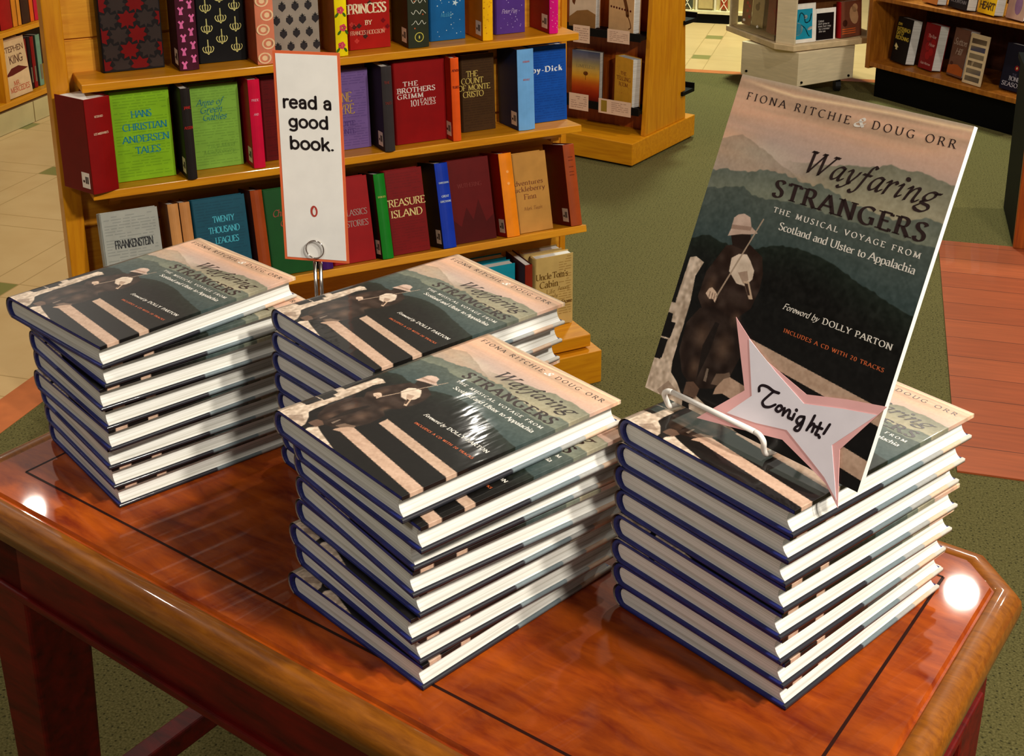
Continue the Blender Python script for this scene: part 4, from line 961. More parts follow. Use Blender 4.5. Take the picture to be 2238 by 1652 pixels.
# lower sloping shelf
faceout(3, -1.132, -1.015, .064, .19, (166, 166, 156), 'pale grey book with condensed black title on the lowest sloping shelf', [('FRANKENSTEIN', .2, .86, .60, .085, 'sans', (20, 20, 24), .03), ('MARY SHELLEY', .4, .86, .38, .05, 'serif', (110, 112, 110), .01)], th=.03, bars=((146, 148, 140),))
spineout(3, -.998, -.976, .04, .192, (196, 136, 78), (110, 60, 24), 'tan spine touching the pale grey cover on the lowest shelf', stick=False)
spineout(3, -.974, -.952, .04, .192, (190, 128, 72), (120, 66, 28), 'second tan spine, next to the teal undersea cover', stick=False)
faceout(3, -.944, -.830, .066, .19, (12, 74, 92), 'dark teal undersea book with turquoise capitals', [('TWENTY', .36, .76, .72, .07, 'serif', (60, 176, 196), .02), ('THOUSAND', .26, .84, .60, .07, 'serif', (60, 176, 196), .02), ('LEAGUES', .36, .8, .48, .07, 'serif', (60, 176, 196), .02)], th=.03, bars=((10, 66, 84),))
spineout(3, -.822, -.796, .045, .195, (150, 62, 18), (70, 14, 8), 'rust brown spine beside the forest green cover', stick=False)
faceout(3, -.790, -.690, .066, .19, (10, 72, 20), 'forest green winter tale with red lettering behind the card sign', [('A', .55, .64, .8, .06, 'serif', (150, 50, 20), .02), ('Christmas', .16, .8, .68, .075, 'it', (150, 50, 20), .02), ('Carol', .3, .72, .56, .075, 'it', (150, 50, 20), .02)], th=.03)
spineout(3, -.684, -.660, .042, .192, (64, 20, 92), (44, 14, 66), 'purple spine whose foot shows under the card sign', stick=False)
faceout(3, -.650, -.552, .066, .192, (150, 14, 16), 'scarlet book with a grey title cut off by the card sign', [('CLASSICS', .34, .92, .55, .07, 'serif', (160, 140, 130), .0), ('STORIES', .4, .92, .42, .07, 'serif', (160, 140, 130), .0)], th=.03)
spineout(3, -.545, -.519, .040, .192, (20, 120, 28), (14, 12, 10), 'bright green spine with a black side on the lowest shelf', [('SHERLOCK', .15, .85, .72, .02, 'serif', (196, 186, 90))])
faceout(3, -.511, -.420, .065, .193, (120, 10, 10), 'crimson pirate story with cream title letters', [('TREASURE', -.1, 1.0, .57, .085, 'serif', (226, 204, 130), .01), ('ISLAND', .06, .9, .44, .085, 'serif', (226, 204, 130), .01)], th=.03, bars=((108, 10, 10),))
spineout(3, -.398, -.366, .039, .196, (18, 52, 166), (14, 14, 30), 'cobalt blue spine with pale lettering on the lowest shelf', [('CHARLES DICKENS', .15, .9, .76, .02, 'serif', (200, 214, 226)), ('GREAT', .25, .8, .6, .024, 'serif', (200, 214, 226)), ('EXPECTATIONS', .12, .92, .54, .022, 'serif', (200, 214, 226))])
faceout(3, -.356, -.250, .070, .195, (96, 12, 10), 'maroon book with dark mountain shapes, facing out', [('WUTHERING', .2, .78, .66, .05, 'serif', (120, 30, 22), .0)], decor=lambda ik, w, h: ik.poly([(0, 0), (w, 0), (w, .3 * h), (.8 * w, .22 * h), (.66 * w, .5 * h), (.5 * w, .26 * h), (.36 * w, .42 * h), (.2 * w, .2 * h), (0, .3 * h)]), dcol=(76, 10, 8), th=.03)
spineout(3, -.236, -.203, .041, .197, (240, 134, 16), (170, 22, 12), 'bright orange spine with a red side on the lowest shelf', decor=lambda ik, w, h: [ik.disc((w * .5, h * q), .0035, .0035, 0, 8) for q in (.78, .64)], dcol=(250, 170, 90))
faceout(3, -.194, -.105, .060, .189, (188, 134, 62), 'mustard tan river story with brown serif title', [('Adventures', -.14, .84, .60, .06, 'serif', (122, 62, 20), .01), ('Huckleberry', -.16, .88, .52, .06, 'serif', (122, 62, 20), .01), ('Finn', .24, .6, .42, .065, 'serif', (122, 62, 20), .01), ('Mark Twain', .2, .74, .28, .045, 'it', (140, 84, 30), .0)], th=.03)
spineout(3, -.066, -.036, .042, .196, (156, 66, 24), (104, 12, 10), 'brick brown spine with a crimson side closing the lowest shelf', decor=lambda ik, w, h: [ik.poly([(w * .3, h * q), (w * .7, h * q), (w * .7, h * (q + .01)), (w * .3, h * (q + .01))]) for q in (.84, .8, .72, .66, .62)], dcol=(110, 40, 14))
# deck
faceout(4, -.133, -.028, .10, .186, (196, 164, 98), 'cream book with brown word-cloud title standing on the bookcase base', [('Uncle', .02, .42, .69, .085, 'serif', (104, 72, 24), .02), ("Tom's", .46, .86, .69, .085, 'serif', (104, 72, 24), .02), ('Cabin', .12, .6, .57, .09, 'serif', (104, 72, 24), .02), ('Life', .3, .52, .475, .06, 'serif', (130, 96, 40), -.01), ('Among', .6, .9, .50, .06, 'serif', (130, 96, 40), -.01), ('Lowly', .28, .6, .41, .06, 'serif', (130, 96, 40), -.01), ('Stowe', .7, .98, .30, .055, 'serif', (96, 60, 20), .03)], bars=((160, 124, 64), (.62, .95, .12, .98, .035, 0, .01)), th=.028, group='books on the bookcase base')
faceout(4, -.148, -.043, .132, .19, (190, 160, 100), 'cream book directly behind the word-cloud copy, only its top showing', th=.028, group='books on the bookcase base')
faceout(4, -.283, -.178, .12, .178, (20, 140, 160), 'turquoise book on the bookcase base beside the dark red one', th=.03, group='books on the bookcase base')
faceout(4, -.291, -.186, .153, .184, (18, 130, 150), 'turquoise book standing behind another turquoise book', th=.03, group='books on the bookcase base')
spineout(4, -.173, -.153, .075, .186, (130, 36, 20), (70, 12, 12), 'dark red book with pale page tops beside the turquoise pair', stick=False, group='books on the bookcase base')

# ------------------------------------------------------------------ end display stand with recommended titles (behind, to the right)
F0 = Vector((.478, 4.604, 0)); AV = Vector((-.818, .575, 0)); BV = Vector((.575, .818, 0))
RZ2 = math.atan2(-AV.y, -AV.x)
ds = thing('end_cap_display', 'honey oak end display stand with recommendation cards past the bookcase', 'display stand', F0, (0, 0, RZ2))   # local x runs right along the front, y back
obj('base_plinth', MB().box(-.75, 0, 0, .515, .012, .099), OAK, ds, bevel=.003)
obj('base_skid', MB().box(-.72, -.02, .02, .49, .004, .012), BLACKP, ds)
obj('side_panel', MB().prism([(.115, .099), (.448, .099), (.402, .75), (.158, .75)], -.03, -.010, 0, 'x'), OAKV, ds, bevel=.002)
obj('side_panel', MB().prism([(.115, .099), (.448, .099), (.402, .75), (.158, .75)], -.74, -.72, 0, 'x'), OAKV, ds, bevel=.002)
obj('back_panel', MB().prism([(.2, .099), (.36, .099), (.33, .75), (.235, .75)], -.72, -.03, 0, 'x'), OAKR, ds)
for z in (.185, .472):
    obj('book_ledge', MB().box(-.72, -.03, .10, .215, z, z + .012).box(-.72, -.03, .093, .10, z - .004, z + .026), BLACKM, ds)
    obj('rear_ledge', MB().box(-.70, .0, .40, .50, z + .015, z + .03).box(-.70, .0, .495, .50, z + .015, z + .05), BLACKM, ds)
def ds_pt(a, b, z): return F0 + AV * a + BV * b + Vector((0, 0, z))
def d_monkey(ik, w, h):
    ik.stroke(spline([(w * .5, h * .98), (w * .62, h * .7), (w * .72, h * .5), (w * .76, h * .36)]), .008, .006, 0, 0, 'round'); ik.stroke(spline([(w * .76, h * .36), (w * .85, h * .26), (w * .9, h * .14), (w * .82, h * .1)]), .0022, .0022, 0, 0, 'round')
    for i in range(8): ik.disc((w * (.1 + .11 * i), h * .5 - i * .001), .0045, .0045, 1)
def d_tree(ik, w, h):
    for i in range(33): ik.poly([(0, h * i / 33), (w, h * i / 33), (w, h * (i + 1) / 33), (0, h * (i + 1) / 33)], i)
    ik.stroke([(w * .5, h * .42), (w * .5, h * .54)], .0012, .0012, 0, 33); ik.disc((w * .5, h * .55), .011, .009, 33, 12)
def d_dog(ik, w, h):
    ik.disc((w * .72, h * .82), w * .34, w * .34, 0, 24)
    ik.poly([(w * .1, h), (w * .26, h), (w * .3, h * .7), (w * .2, h * .45), (w * .12, h * .5), (w * .05, h * .7)], 1)
    ik.poly([(0, h * .0), (w, h * .0), (w, h * .3), (w * .7, h * .38), (w * .3, h * .34), (0, h * .2)], 2)
RG = 'recommended titles on the end display'
faceout(1, 0, .126, 0, .196, (90, 70, 60), 'sunset landscape novel with a lone tree on the lower ledge', [('LIMITLESS', .16, .84, .66, .06, 'serif', (120, 110, 80), -.01)], decor=d_tree, dcol=[tuple(int(np.interp(q / 32, [0, .12, .25, .37, .5, .62, .75, .87, 1], [a_[z_] for a_ in ((110, 24, 10), (150, 40, 10), (178, 60, 12), (196, 96, 20), (216, 150, 40), (206, 160, 70), (160, 140, 90), (120, 110, 110), (80, 84, 110))])) for z_ in range(3)) for q in range(33)] + [(120, 50, 20)], loc=ds_pt(.357, .135, .198), rz=RZ2, lean=.02, th=.03, group=RG, name='novel')
faceout(1, 0, .104, 0, .192, (206, 146, 40), 'mustard yellow novel in ornate dark capitals beside its white page edges', [('THE', .34, .66, .64, .07, 'serif', (120, 40, 10), .0), ('TELLING', .12, .9, .53, .08, 'serif', (120, 40, 10), .0), ('ROOM', .26, .76, .41, .08, 'serif', (120, 40, 10), .0)], decor=d_dots, dcol=(160, 70, 20), loc=ds_pt(.172, .150, .198), rz=RZ2 - .34, lean=.02, th=.045, group=RG, name='novel')
faceout(1, 0, .120, 0, .19, (206, 178, 150), 'cream novel with a red disc and brown dog on the upper ledge', decor=d_dog, dcol=[(206, 20, 20), (96, 48, 20), (140, 96, 50)], loc=ds_pt(.372, .135, .486), rz=RZ2, lean=.02, th=.034, group=RG, name='novel')
faceout(1, 0, .128, 0, .19, (206, 160, 110), 'tan novel with a climbing animal tail and bead row, upper ledge', decor=d_monkey, dcol=[(100, 56, 24), (80, 20, 16)], loc=ds_pt(.200, .145, .486), rz=RZ2 - .22, lean=.02, th=.04, group=RG, name='novel')
CARD = mat('pinkish_note_card', (226, 188, 160), .7, var=.02)
for (a0, a1, z0, z1, rot, lb) in ((.325, .250, .438, .506, .12, 'small printed note card hanging under the red disc novel'), (.172, .075, .455, .506, .03, 'wide printed note card under the tan climbing animal novel'),
                              (.341, .252, .168, .234, .1, 'orange-edged note card under the sunset novel'), (.206, .062, .172, .230, .04, 'long note card with a tiny book picture under the mustard novel')):
    t = thing('recommendation_card', lb, 'card', ds_pt(a0, .0915, z0), (0, 0, RZ2), 'recommendation cards on the end display')
    w, h = a0 - a1, z1 - z0
    c = obj('card', MB().box(0, w, 0, .0006, 0, h), CARD, t)
    ik = Ink(); emb_bars(ik, w, h, int(a0 * 1000), .1 if w < .12 else .4, .92, .15, .85, .13, 0, .04)
    if w > .12: ik.poly([(w * .08, h * .12), (w * .26, h * .12), (w * .26, h * .9), (w * .08, h * .9)], 1)
    obj('card_print', ik.mb(lambda x, y, o_: (x, -.0003, y)), [flat((176, 136, 116), .7), flat((150, 120, 40), .6)], c, recalc=False)

# ------------------------------------------------------------------ birch spinner
CA = math.radians(22)
ca = thing('book_spinner', 'pale birch spinner cabinet on castors with windowed compartments', 'book spinner', (1.316, 5.591, 0), (0, 0, 0))
def loc2(x, y): return (x - 1.316, y - 5.591)
ux, uy = (math.cos(math.radians(30)), math.sin(math.radians(30))), (math.cos(math.radians(128)), math.sin(math.radians(128)))
def cq(a, b): return (a * ux[0] + b * uy[0], a * ux[1] + b * uy[1])
bs = [cq(0, 0), cq(.342, 0), cq(.342, .338), cq(0, .338)]
obj('base_cabinet', MB().prism(bs, .07, .226), BIRCH, ca, bevel=.003)
ik_ = MB()
def dot_on(mb, a, b, z, axis):
    p = cq(a, b); nv_ = (-uy[0], -uy[1]) if axis == 0 else (-ux[0], -ux[1])
    mb.tube([(p[0] + nv_[0] * .0, p[1] + nv_[1] * .0, z), (p[0] + nv_[0] * .006, p[1] + nv_[1] * .006, z)], .0055, 0, 10)
for a, z in ((.022, .088), (.31, .085)):
    mb = MB(); dot_on(mb, a, 0, z, 0); obj('bolt_cap', mb, BLACKP, ca)
mb = MB(); dot_on(mb, 0, .30, .09, 1); obj('bolt_cap', mb, BLACKP, ca)
for a, b in ((.05, .05), (.30, .05), (.30, .29), (.05, .29)):
    p = cq(a, b); mb = MB(); mb.cyl((p[0] - .012, p[1], .033), .029, .024, 'x', 18); mb.box(p[0] - .006, p[0] + .006, p[1] - .006, p[1] + .006, .05, .072)
    obj('castor', mb, RUBBER, ca)
tp = [loc2(*q) for q in ((1.070, 6.085), (1.216, 5.655), (1.292, 5.595), (1.690, 5.780), (1.745, 5.86), (1.600, 6.27), (1.520, 6.32), (1.115, 6.150))]
obj('turntable_shelf', MB().prism(tp, .230, .257), BIRCHD, ca, bevel=.003)
obj('turntable_hub', MB().cyl((tp[0][0] * .5 + tp[4][0] * .5, tp[0][1] * .5 + tp[4][1] * .5, .224), .09, .008, 'z', 20), BLACKP, ca)
# corner posts (wide chamfer boards) and inner core
def wallboard(name, p, q, th, z0, z1, m):
    d = Vector((q[0] - p[0], q[1] - p[1])); L = d.length; d.normalize(); nx = Vector((-d.y, d.x)) * th
    return obj(name, MB().prism([(p[0], p[1]), (q[0], q[1]), (q[0] + nx.x, q[1] + nx.y), (p[0] + nx.x, p[1] + nx.y)], z0, z1), m, ca, bevel=.0015)
lerp = lambda p, q, t: (p[0] + (q[0] - p[0]) * t, p[1] + (q[1] - p[1]) * t)
cen = ((tp[0][0] + tp[4][0]) / 2, (tp[0][1] + tp[4][1]) / 2)
inn = [lerp(q, cen, .04) for q in tp]
wallboard('corner_board', inn[1], inn[2], .012, .257, .62, BIRCH)
wallboard('corner_board', inn[3], inn[4], .012, .257, .62, BIRCH)
wallboard('corner_board', inn[5], inn[6], .012, .257, .62, BIRCH)
wallboard('corner_board', inn[7], inn[0], .012, .257, .62, BIRCH)
core = [lerp(q, cen, .40) for q in tp]
obj('core_box', MB().prism(core, .257, .62), wood('spinner_core', (142, 92, 50), (110, 62, 28), .5, .1, 6, (8, 8, 1.2)), ca)
for z in (.46,):
    obj('middle_shelf', MB().prism([lerp(q, cen, .06) for q in tp], z, z + .014), BIRCHD, ca)
CRL = lambda q: Vector((q[0] + 1.316, q[1] + 5.591, 0))
fd = Vector((inn[3][0] - inn[2][0], inn[3][1] - inn[2][1], 0)); RF = math.atan2(fd.y, fd.x); fd.normalize(); fnv = Vector((-fd.y, fd.x, 0))
ld = Vector((inn[1][0] - inn[0][0], inn[1][1] - inn[0][1], 0)); RL = math.atan2(ld.y, ld.x); ld.normalize(); lnv = Vector((-ld.y, ld.x, 0))
SG = 'cards and books in the spinner'
def d_swirl(ik, w, h):
    ik.poly([(w * .02, h * .1), (w * .84, h * .1), (w * .84, h * .86), (w * .02, h * .86)], 0)
    ik.stroke(spline([(w * .14, h * .56), (w * .25, h * .76), (w * .42, h * .7), (w * .5, h * .52), (w * .7, h * .55), (w * .78, h * .72)]), .0032, .0026, 0, 1, 'round')
    ik.stroke(spline([(w * .3, h * .46), (w * .5, h * .36), (w * .62, h * .22), (w * .7, h * .16)]), .0026, .0020, 0, 1, 'round')
    ik.disc((w * .5, h * .66), w * .1, h * .05, 2, 12); ik.disc((w * .1, h * .36), w * .27, h * .17, 2, 22); ik.disc((w * .74, h * .36), w * .14, h * .04, 2, 14, .3)
def d_black(ik, w, h): ik.poly([(w * .03, h * .02), (w * .9, h * .02), (w * .9, h * .86), (w * .03, h * .86)], 0)
z0 = .258
faceout(1, 0, .112, 0, .178, (232, 226, 214), 'white card with a teal abstract swirl picture in the spinner', decor=d_swirl, dcol=[(26, 140, 168), (16, 14, 20), (232, 224, 208)], loc=CRL(inn[2]) + fd * .016 + fnv * .018 + Vector((0, 0, z0)), rz=RF, lean=.06, th=.004, group=SG, name='greeting_card')
faceout(1, 0, .112, 0, .146, (236, 230, 220), 'white edged black card with small white lettering in the spinner', [('Cuttest', .12, .40, .58, .06, 'sans', (214, 206, 200), -.02), ("don't grow on", .12, .68, .50, .055, 'sans', (214, 206, 200), -.02), ('trees, but I may', .12, .76, .42, .055, 'sans', (214, 206, 200), -.02), ('be a monster', .16, .70, .34, .055, 'sans', (214, 206, 200), -.02), ('after one', .16, .5, .26, .055, 'sans', (214, 206, 200), -.02)], decor=d_black, dcol=(16, 10, 12), loc=CRL(inn[2]) + fd * .134 + fnv * .024 + Vector((0, 0, z0)), rz=RF, lean=.05, th=.004, group=SG, name='greeting_card')
def d_animal(ik, w, h):
    ik.disc((w * .62, h * .6), w * .2, h * .26, 0, 14, .3); ik.disc((w * .66, h * .8), w * .14, h * .12, 0, 12); ik.disc((w * .2, h * .4), w * .12, h * .1, 1, 8)
    for q in (.1, .16, .22): ik.poly([(w * .05, h * q), (w * .7, h * q), (w * .72, h * (q + .025)), (w * .08, h * (q + .025))], 2)
faceout(1, 0, .13, 0, .165, (110, 62, 44), 'brown picture book with red bindings lying open-topped in the spinner', decor=d_animal, dcol=[(176, 138, 100), (60, 26, 18), (206, 96, 40)], loc=CRL(inn[2]) + fd * .272 + fnv * .016 + Vector((0, 0, z0)), rz=RF + .1, lean=.08, th=.03, spine=(160, 16, 20), group=SG, name='picture_book')
faceout(1, 0, .10, 0, .162, (176, 156, 112), 'cream card with a sketched bird behind the spinner window', decor=lambda ik, w, h: (ik.disc((w * .45, h * .55), w * .2, h * .1, 0, 12), ik.disc((w * .55, h * .66), w * .09, h * .05, 0, 10)), dcol=(110, 90, 54), loc=CRL(inn[0]) + ld * .16 + lnv * .03 + Vector((0, 0, z0 + .03)), rz=RL, lean=.05, th=.004, group=SG, name='greeting_card')
faceout(1, 0, .13, 0, .165, (128, 52, 40), 'rusty red card behind the spinner window near the corner board', decor=lambda ik, w, h: ik.poly([(w * .3, h * .75), (w * .45, h * .68), (w * .6, h * .76), (w * .5, h * .6), (w * .52, h * .5), (w * .42, h * .58)]), dcol=(150, 20, 16), loc=CRL(inn[0]) + ld * .30 + lnv * .03 + Vector((0, 0, z0 + .02)), rz=RL, lean=.05, th=.004, group=SG, name='greeting_card')
faceout(1, 0, .08, 0, .168, (128, 74, 40), 'brown card splashed with red blossoms at the spinner\'s far window end', decor=lambda ik, w, h: [ik.disc((w * a, h * b), w * .14, h * .05, 0, 8) for a, b in ((.6, .8), (.75, .55), (.55, .4), (.8, .25), (.5, .62))], dcol=(180, 20, 10), loc=CRL(inn[0]) + ld * .07 + lnv * .03 + Vector((0, 0, z0 + .02)), rz=RL, lean=.05, th=.004, group=SG, name='greeting_card')
gm = bpy.data.materials.new('clear_acrylic'); gm.use_nodes = True
gb = gm.node_tree.nodes['Principled BSDF']; gb.inputs['Transmission Weight'].default_value = 1; gb.inputs['Roughness'].default_value = .02; gb.inputs['IOR'].default_value = 1.2; gb.inputs['Base Color'].default_value = (1, .97, .92, 1)
wallboard('window_pane', lerp(inn[0], inn[1], .03), lerp(inn[0], inn[1], .97), .002, .262, .455, gm)
mb = MB(); p = lerp(inn[0], inn[1], .62); mb.cyl((p[0], p[1], .30), .0065, .004, 'y', 14); obj('window_button', mb, flat((210, 200, 184), .4), ca)
mb = MB(); p = lerp(inn[0], inn[1], .33); mb.cyl((p[0], p[1], .31), .0065, .004, 'y', 14); obj('window_button', mb, flat((210, 200, 184), .4), ca)

# ------------------------------------------------------------------ dark plinth bookcase at the right edge
D0 = Vector((1.690, 5.675, 0)); DV = Vector((.503, -.865, 0)); NV = Vector((.865, .503, 0)); RZ3 = math.atan2(DV.y, DV.x)
rc = thing('brown_bookcase', 'brown oak bookcase on a tall black plinth holding paperback bestsellers', 'bookcase', D0, (0, 0, RZ3))
obj('black_plinth', MB().box(0, .80, 0, .32, .004, .136), BLACKP, rc)
obj('shelf', MB().box(-.0, .82, -.045, .30, .150, .172), OAKD, rc, bevel=.002)
obj('shelf', MB().box(.02, .82, -.045, .30, .452, .470), OAKD, rc, bevel=.002)
obj('side_panel', MB().box(-.022, 0, -.05, .32, .140, .80), OAKD, rc, bevel=.002)
obj('back_panel', MB().box(0, .82, .30, .32, .140, .80), wood('case_back', (74, 34, 12), (50, 20, 6), .6, 0, 5, (8, 8, 1.2)), rc)
def rc_pt(s, e, z): return D0 + DV * s + NV * e + Vector((0, 0, z))
BG = 'paperbacks on the brown bookcase'
CREAM = (196, 160, 100)
def rcb(s0, s1, h, col, lb, texts=(), decor=None, dcol=(0, 0, 0), e=.03, z=.173, th=.05, tw=.22):
    return faceout(1, 0, s1 - s0, 0, h, col, lb, texts, decor, dcol, loc=rc_pt(s0, e, z), rz=RZ3 - tw, lean=.14, th=th, group=BG, name='paperback', spine=col)
rcb(.052, .165, .20, (14, 12, 12), 'black thriller with yellow block capitals on the brown bookcase', [('JOHN', .06, .32, .82, .055, 'sans', (206, 176, 60), .02), ('KATZENBACH', .06, .92, .70, .08, 'sans', (206, 176, 60), .03), ('DAY OF', .06, .55, .61, .075, 'sans', (206, 176, 60), .03), ('RECKONING', .06, .92, .51, .075, 'sans', (206, 176, 60), .03)], decor=lambda ik, w, h: ik.poly([(w * .16, h * .42), (w * .36, h * .33), (w * .28, h * .31), (w * .32, h * .27), (w * .18, h * .27), (w * .2, h * .31), (w * .1, h * .33)]), dcol=(206, 190, 130))
rcb(.212, .312, .20, (120, 12, 16), 'dark red novel with white script title on the brown bookcase', [('The Rose', .3, .86, .70, .07, 'it', (226, 190, 180), .0), ('House', .46, .86, .52, .07, 'it', (226, 190, 180), .0), ('Kate Morrow', .14, .82, .10, .055, 'it', (226, 190, 180), .0)], decor=lambda ik, w, h: [ik.disc((w * a, h * b), w * .16, h * .09, 0, 10, a) for a, b in ((.4, .5), (.7, .4), (.5, .3), (.75, .6), (.35, .7))], dcol=(150, 14, 18))
rcb(.372, .474, .205, (104, 66, 50), 'brown novel with a looping white title over orange hills', [('Sutton', .1, .9, .66, .13, 'it', (206, 184, 166), -.01), ('Hill', .3, .7, .46, .13, 'it', (206, 184, 166), -.01)], decor=lambda ik, w, h: (ik.poly([(0, h * .04), (w, h * .04), (w, h * .18), (w * .6, h * .26), (w * .3, h * .24), (0, h * .2)], 0), ik.disc((w * .2, h * .26), w * .1, h * .04, 1, 10)), dcol=[(160, 76, 22), (70, 30, 16)])
def d_photos(ik, w, h):
    ik.poly([(w * .06, h * .03), (w * .94, h * .03), (w * .94, h * .97), (w * .06, h * .97)], 1)
    for r in range(6): ik.poly([(w * .1, h * (.06 + r * .15)), (w * .9, h * (.06 + r * .15)), (w * .9, h * (.16 + r * .15)), (w * .1, h * (.16 + r * .15))], 2 + r % 3)
rcb(.492, .596, .21, (206, 180, 140), 'cream framed list of small book photos propped on the brown bookcase', decor=d_photos, dcol=[(0, 0, 0), (206, 180, 140), (58, 52, 56), (56, 62, 100), (84, 60, 46)], e=-.01, th=.006, tw=.12)
rcb(.655, .770, .19, (20, 18, 34), 'midnight blue fantasy novel with a red flower emblem', [('THE', .5, .7, .33, .05, 'serif', (90, 84, 110), .0), ('BONE', .38, .86, .22, .09, 'serif', (196, 190, 200), .01), ('SEASON', .1, 1.0, .09, .09, 'serif', (196, 190, 200), .01)], decor=lambda ik, w, h: ([ik.disc((w * .64 + .008 * math.cos(q * .785), h * .5 + .008 * math.sin(q * .785)), .004, .004, 0, 8) for q in range(8)], ik.disc((w * .64, h * .5), .004, .006, 1, 10)), dcol=[(130, 20, 24), (206, 180, 120)], e=.02, th=.05, tw=.1)
rcb(.372, .495, .2, (22, 12, 16), 'black novel above the script titles with grey foot lettering', [('MOUNTAIN', .1, .92, .12, .07, 'serif', (130, 116, 120), .0)], e=.0, z=.4705)
rcb(.525, .630, .2, (222, 168, 16), 'bright yellow thriller with chunky black outlined capitals on the upper shelf', [('MY', .1, .4, .30, .13, 'sans', (80, 50, 10), .02), ('HEART', .08, .94, .10, .14, 'sans', (80, 50, 10), .03)], e=.0, z=.4705)
rcb(.665, .770, .2, (176, 136, 120), 'pale mauve novel at the end of the upper shelf', decor=lambda ik, w, h: ik.disc((w * .6, h * .3), w * .2, h * .2, 0, 12), dcol=(130, 90, 120), e=.0, z=.4705)
rcb(.23, .335, .2, (170, 96, 40), 'amber novel on the upper shelf above the red script title', e=.0, z=.4705)

# ------------------------------------------------------------------ dark-sided display panel at the right edge
rp_ = thing('side_display_unit', 'brown display unit with a black side standing on the plank inlay', 'display unit', fl(.463, 4.035, 0), (0, 0, GA))
obj('front_panel', MB().box(0, .75, 0, .022, .008, .53), OAKR, rp_, bevel=.002)
obj('black_side', MB().box(0, .02, .022, .40, .008, .53), BLACKP, rp_)
obj('unit_top', MB().box(-.008, .76, -.006, .41, .53, .548), BLACKP, rp_)

# ------------------------------------------------------------------ far left bookcase on a tiled base
E0 = Vector((-2.1, 5.097, 0)); EV = Vector((.258, .966, 0)); EN = Vector((-.966, .258, 0)); RZ4 = math.atan2(EV.y, EV.x)
lc = thing('aisle_bookcase', 'oak aisle bookcase on a cream tiled base beyond the tiled walkway', 'bookcase', E0, (0, 0, RZ4))
m = MB()
for i in range(4): m.box(-.35 + i * .3, -.05 + i * .3 - .005, 0, .3, .002, .092)
obj('tiled_base', m, mat('cream_base_tile', (196, 176, 128), .4, var=.06, vscale=8), lc)
obj('base_grout', MB().box(-.34, .84, .003, .29, .004, .09), flat((120, 96, 50), .8), lc)
obj('shelf', MB().box(-.35, .85, -.015, .3, .108, .132), OAK, lc, bevel=.002)
obj('shelf', MB().box(-.35, .85, -.015, .3, .402, .422), OAK, lc, bevel=.002)
obj('divider', MB().box(.056, .084, -.010, .29, .132, .402), OAKV, lc)
obj('back_panel', MB().box(-.35, .85, .285, .30, .132, .75), wood('case_back_left', (60, 30, 12), (40, 18, 6), .6, 0, 5, (8, 8, 1.2)), lc)
def lc_pt(s, e, z): return E0 + EV * s + EN * e + Vector((0, 0, z))
LG = 'hardcovers in the aisle bookcase'
def d_slash(ik, w, h): ik.poly([(w * .02, h * .38), (w * .3, h * .5), (w * .6, h * .52), (w * .98, h * .44), (w * .7, h * .41), (w * .3, h * .38)])
faceout(1, 0, .165, 0, .245, (206, 168, 128), 'cream thriller with a dark red slash and tall capitals in the aisle bookcase', [('STEPHEN', .08, .92, .78, .09, 'sans', (96, 50, 30), -.01), ('KING', .28, .82, .58, .13, 'sans', (90, 44, 30), .0), ('MR.', .3, .56, .20, .08, 'sans', (190, 70, 40), -.01), ('MERCEDES', .12, .92, .09, .09, 'sans', (190, 70, 40), -.01)], decor=d_slash, dcol=(90, 18, 14), loc=lc_pt(.092, .0, .133), rz=RZ4, lean=.08, th=.035, group=LG, name='thriller')
for s0, s1, c, lb in ((.262, .287, (120, 16, 14), 'dark red spine next to the cream thriller in the aisle bookcase'), (.292, .312, (28, 14, 14), 'black spine between two red ones in the aisle bookcase'), (.316, .340, (130, 18, 16), 'second dark red spine in the aisle bookcase'), (.355, .385, (110, 140, 116), 'grey green spine at the aisle bookcase\'s far end')):
    spineout(1, s0, s1, 0, .225, c, tuple(int(q * .5) for q in c), lb, stick=False, depth=.15, loc=lc_pt(s1, .03, .133), rz=RZ4, lean=0, group=LG, name='hardcover', decor=lambda ik, w, h: ik.poly([(w * .3, h * .12), (w * .7, h * .12), (w * .7, h * .42), (w * .3, h * .42)]), dcol=(120, 100, 80))
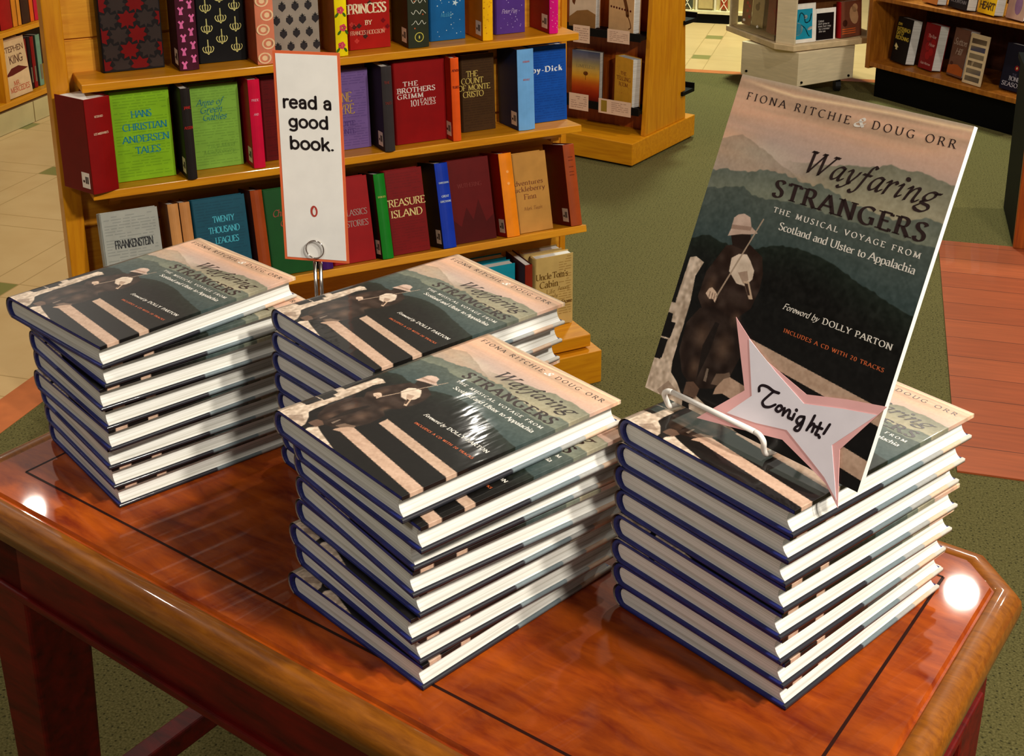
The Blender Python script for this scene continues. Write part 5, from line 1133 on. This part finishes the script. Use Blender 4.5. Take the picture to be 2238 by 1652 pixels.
for s0, s1, c, lb in ((.03, .075, (206, 190, 20), 'yellow spine on the aisle bookcase upper shelf'), (.12, .20, (150, 14, 14), 'broad red spine on the aisle bookcase upper shelf'), (.205, .235, (200, 120, 30), 'amber spine on the aisle bookcase upper shelf'), (.24, .262, (206, 130, 40), 'second amber spine on the aisle bookcase upper shelf'), (.268, .322, (56, 30, 20), 'dark brown spine on the aisle bookcase upper shelf'), (.327, .352, (214, 90, 20), 'orange spine on the aisle bookcase upper shelf'), (.357, .388, (190, 24, 50), 'crimson spine last on the aisle bookcase upper shelf')):
    spineout(1, s0, s1, 0, .24, c, tuple(int(q * .5) for q in c), lb, stick=False, depth=.15, loc=lc_pt(s1, .02, .423), rz=RZ4, lean=0, group=LG, name='hardcover')
spineout(1, -.02, .05, 0, .2, (90, 60, 20), (40, 20, 10), 'brown book beside the divider in the aisle bookcase', stick=False, depth=.15, loc=lc_pt(.05, .03, .133), rz=RZ4, lean=0, group=LG, name='hardcover')

# ------------------------------------------------------------------ bright far display
X0 = Vector((1.04, 7.487, 0)); RZ5 = math.atan2(-.299, .954)
fd_ = thing('gift_display', 'pale gift display with an open lattice front on a black kick base', 'display', X0, (0, 0, RZ5))
obj('kick_base', MB().box(-.3, .9, 0, .4, .002, .056), BLACKP, fd_)
obj('display_shelf', MB().box(-.3, .9, -.01, .4, .056, .074), flat((226, 214, 170), .4), fd_)
obj('display_back', MB().box(-.3, .9, .03, .05, .074, .5), flat((206, 186, 130), .6), fd_)
m = MB()
for x in (-.02, .01, .09, .20, .30): m.box(x, x + .01, .0, .03, .074, .5)
for i in range(4):
    z = .08 + i * .075
    for cx in (.255, .04): m.tube([(cx - .022, .01, z), (cx, .01, z + .035), (cx + .022, .01, z), (cx, .01, z - .035), (cx - .022, .01, z)], .004, 0, 6)
obj('lattice_front', m, flat((236, 226, 196), .4), fd_)
for x0, x1, c in ((.105, .19, (190, 166, 110)), (.235, .275, (170, 70, 40)), (.02, .07, (70, 72, 56))):
    obj('gift_panel', MB().box(x0, x1, .012, .03, .085, .42), flat(c, .6), fd_)
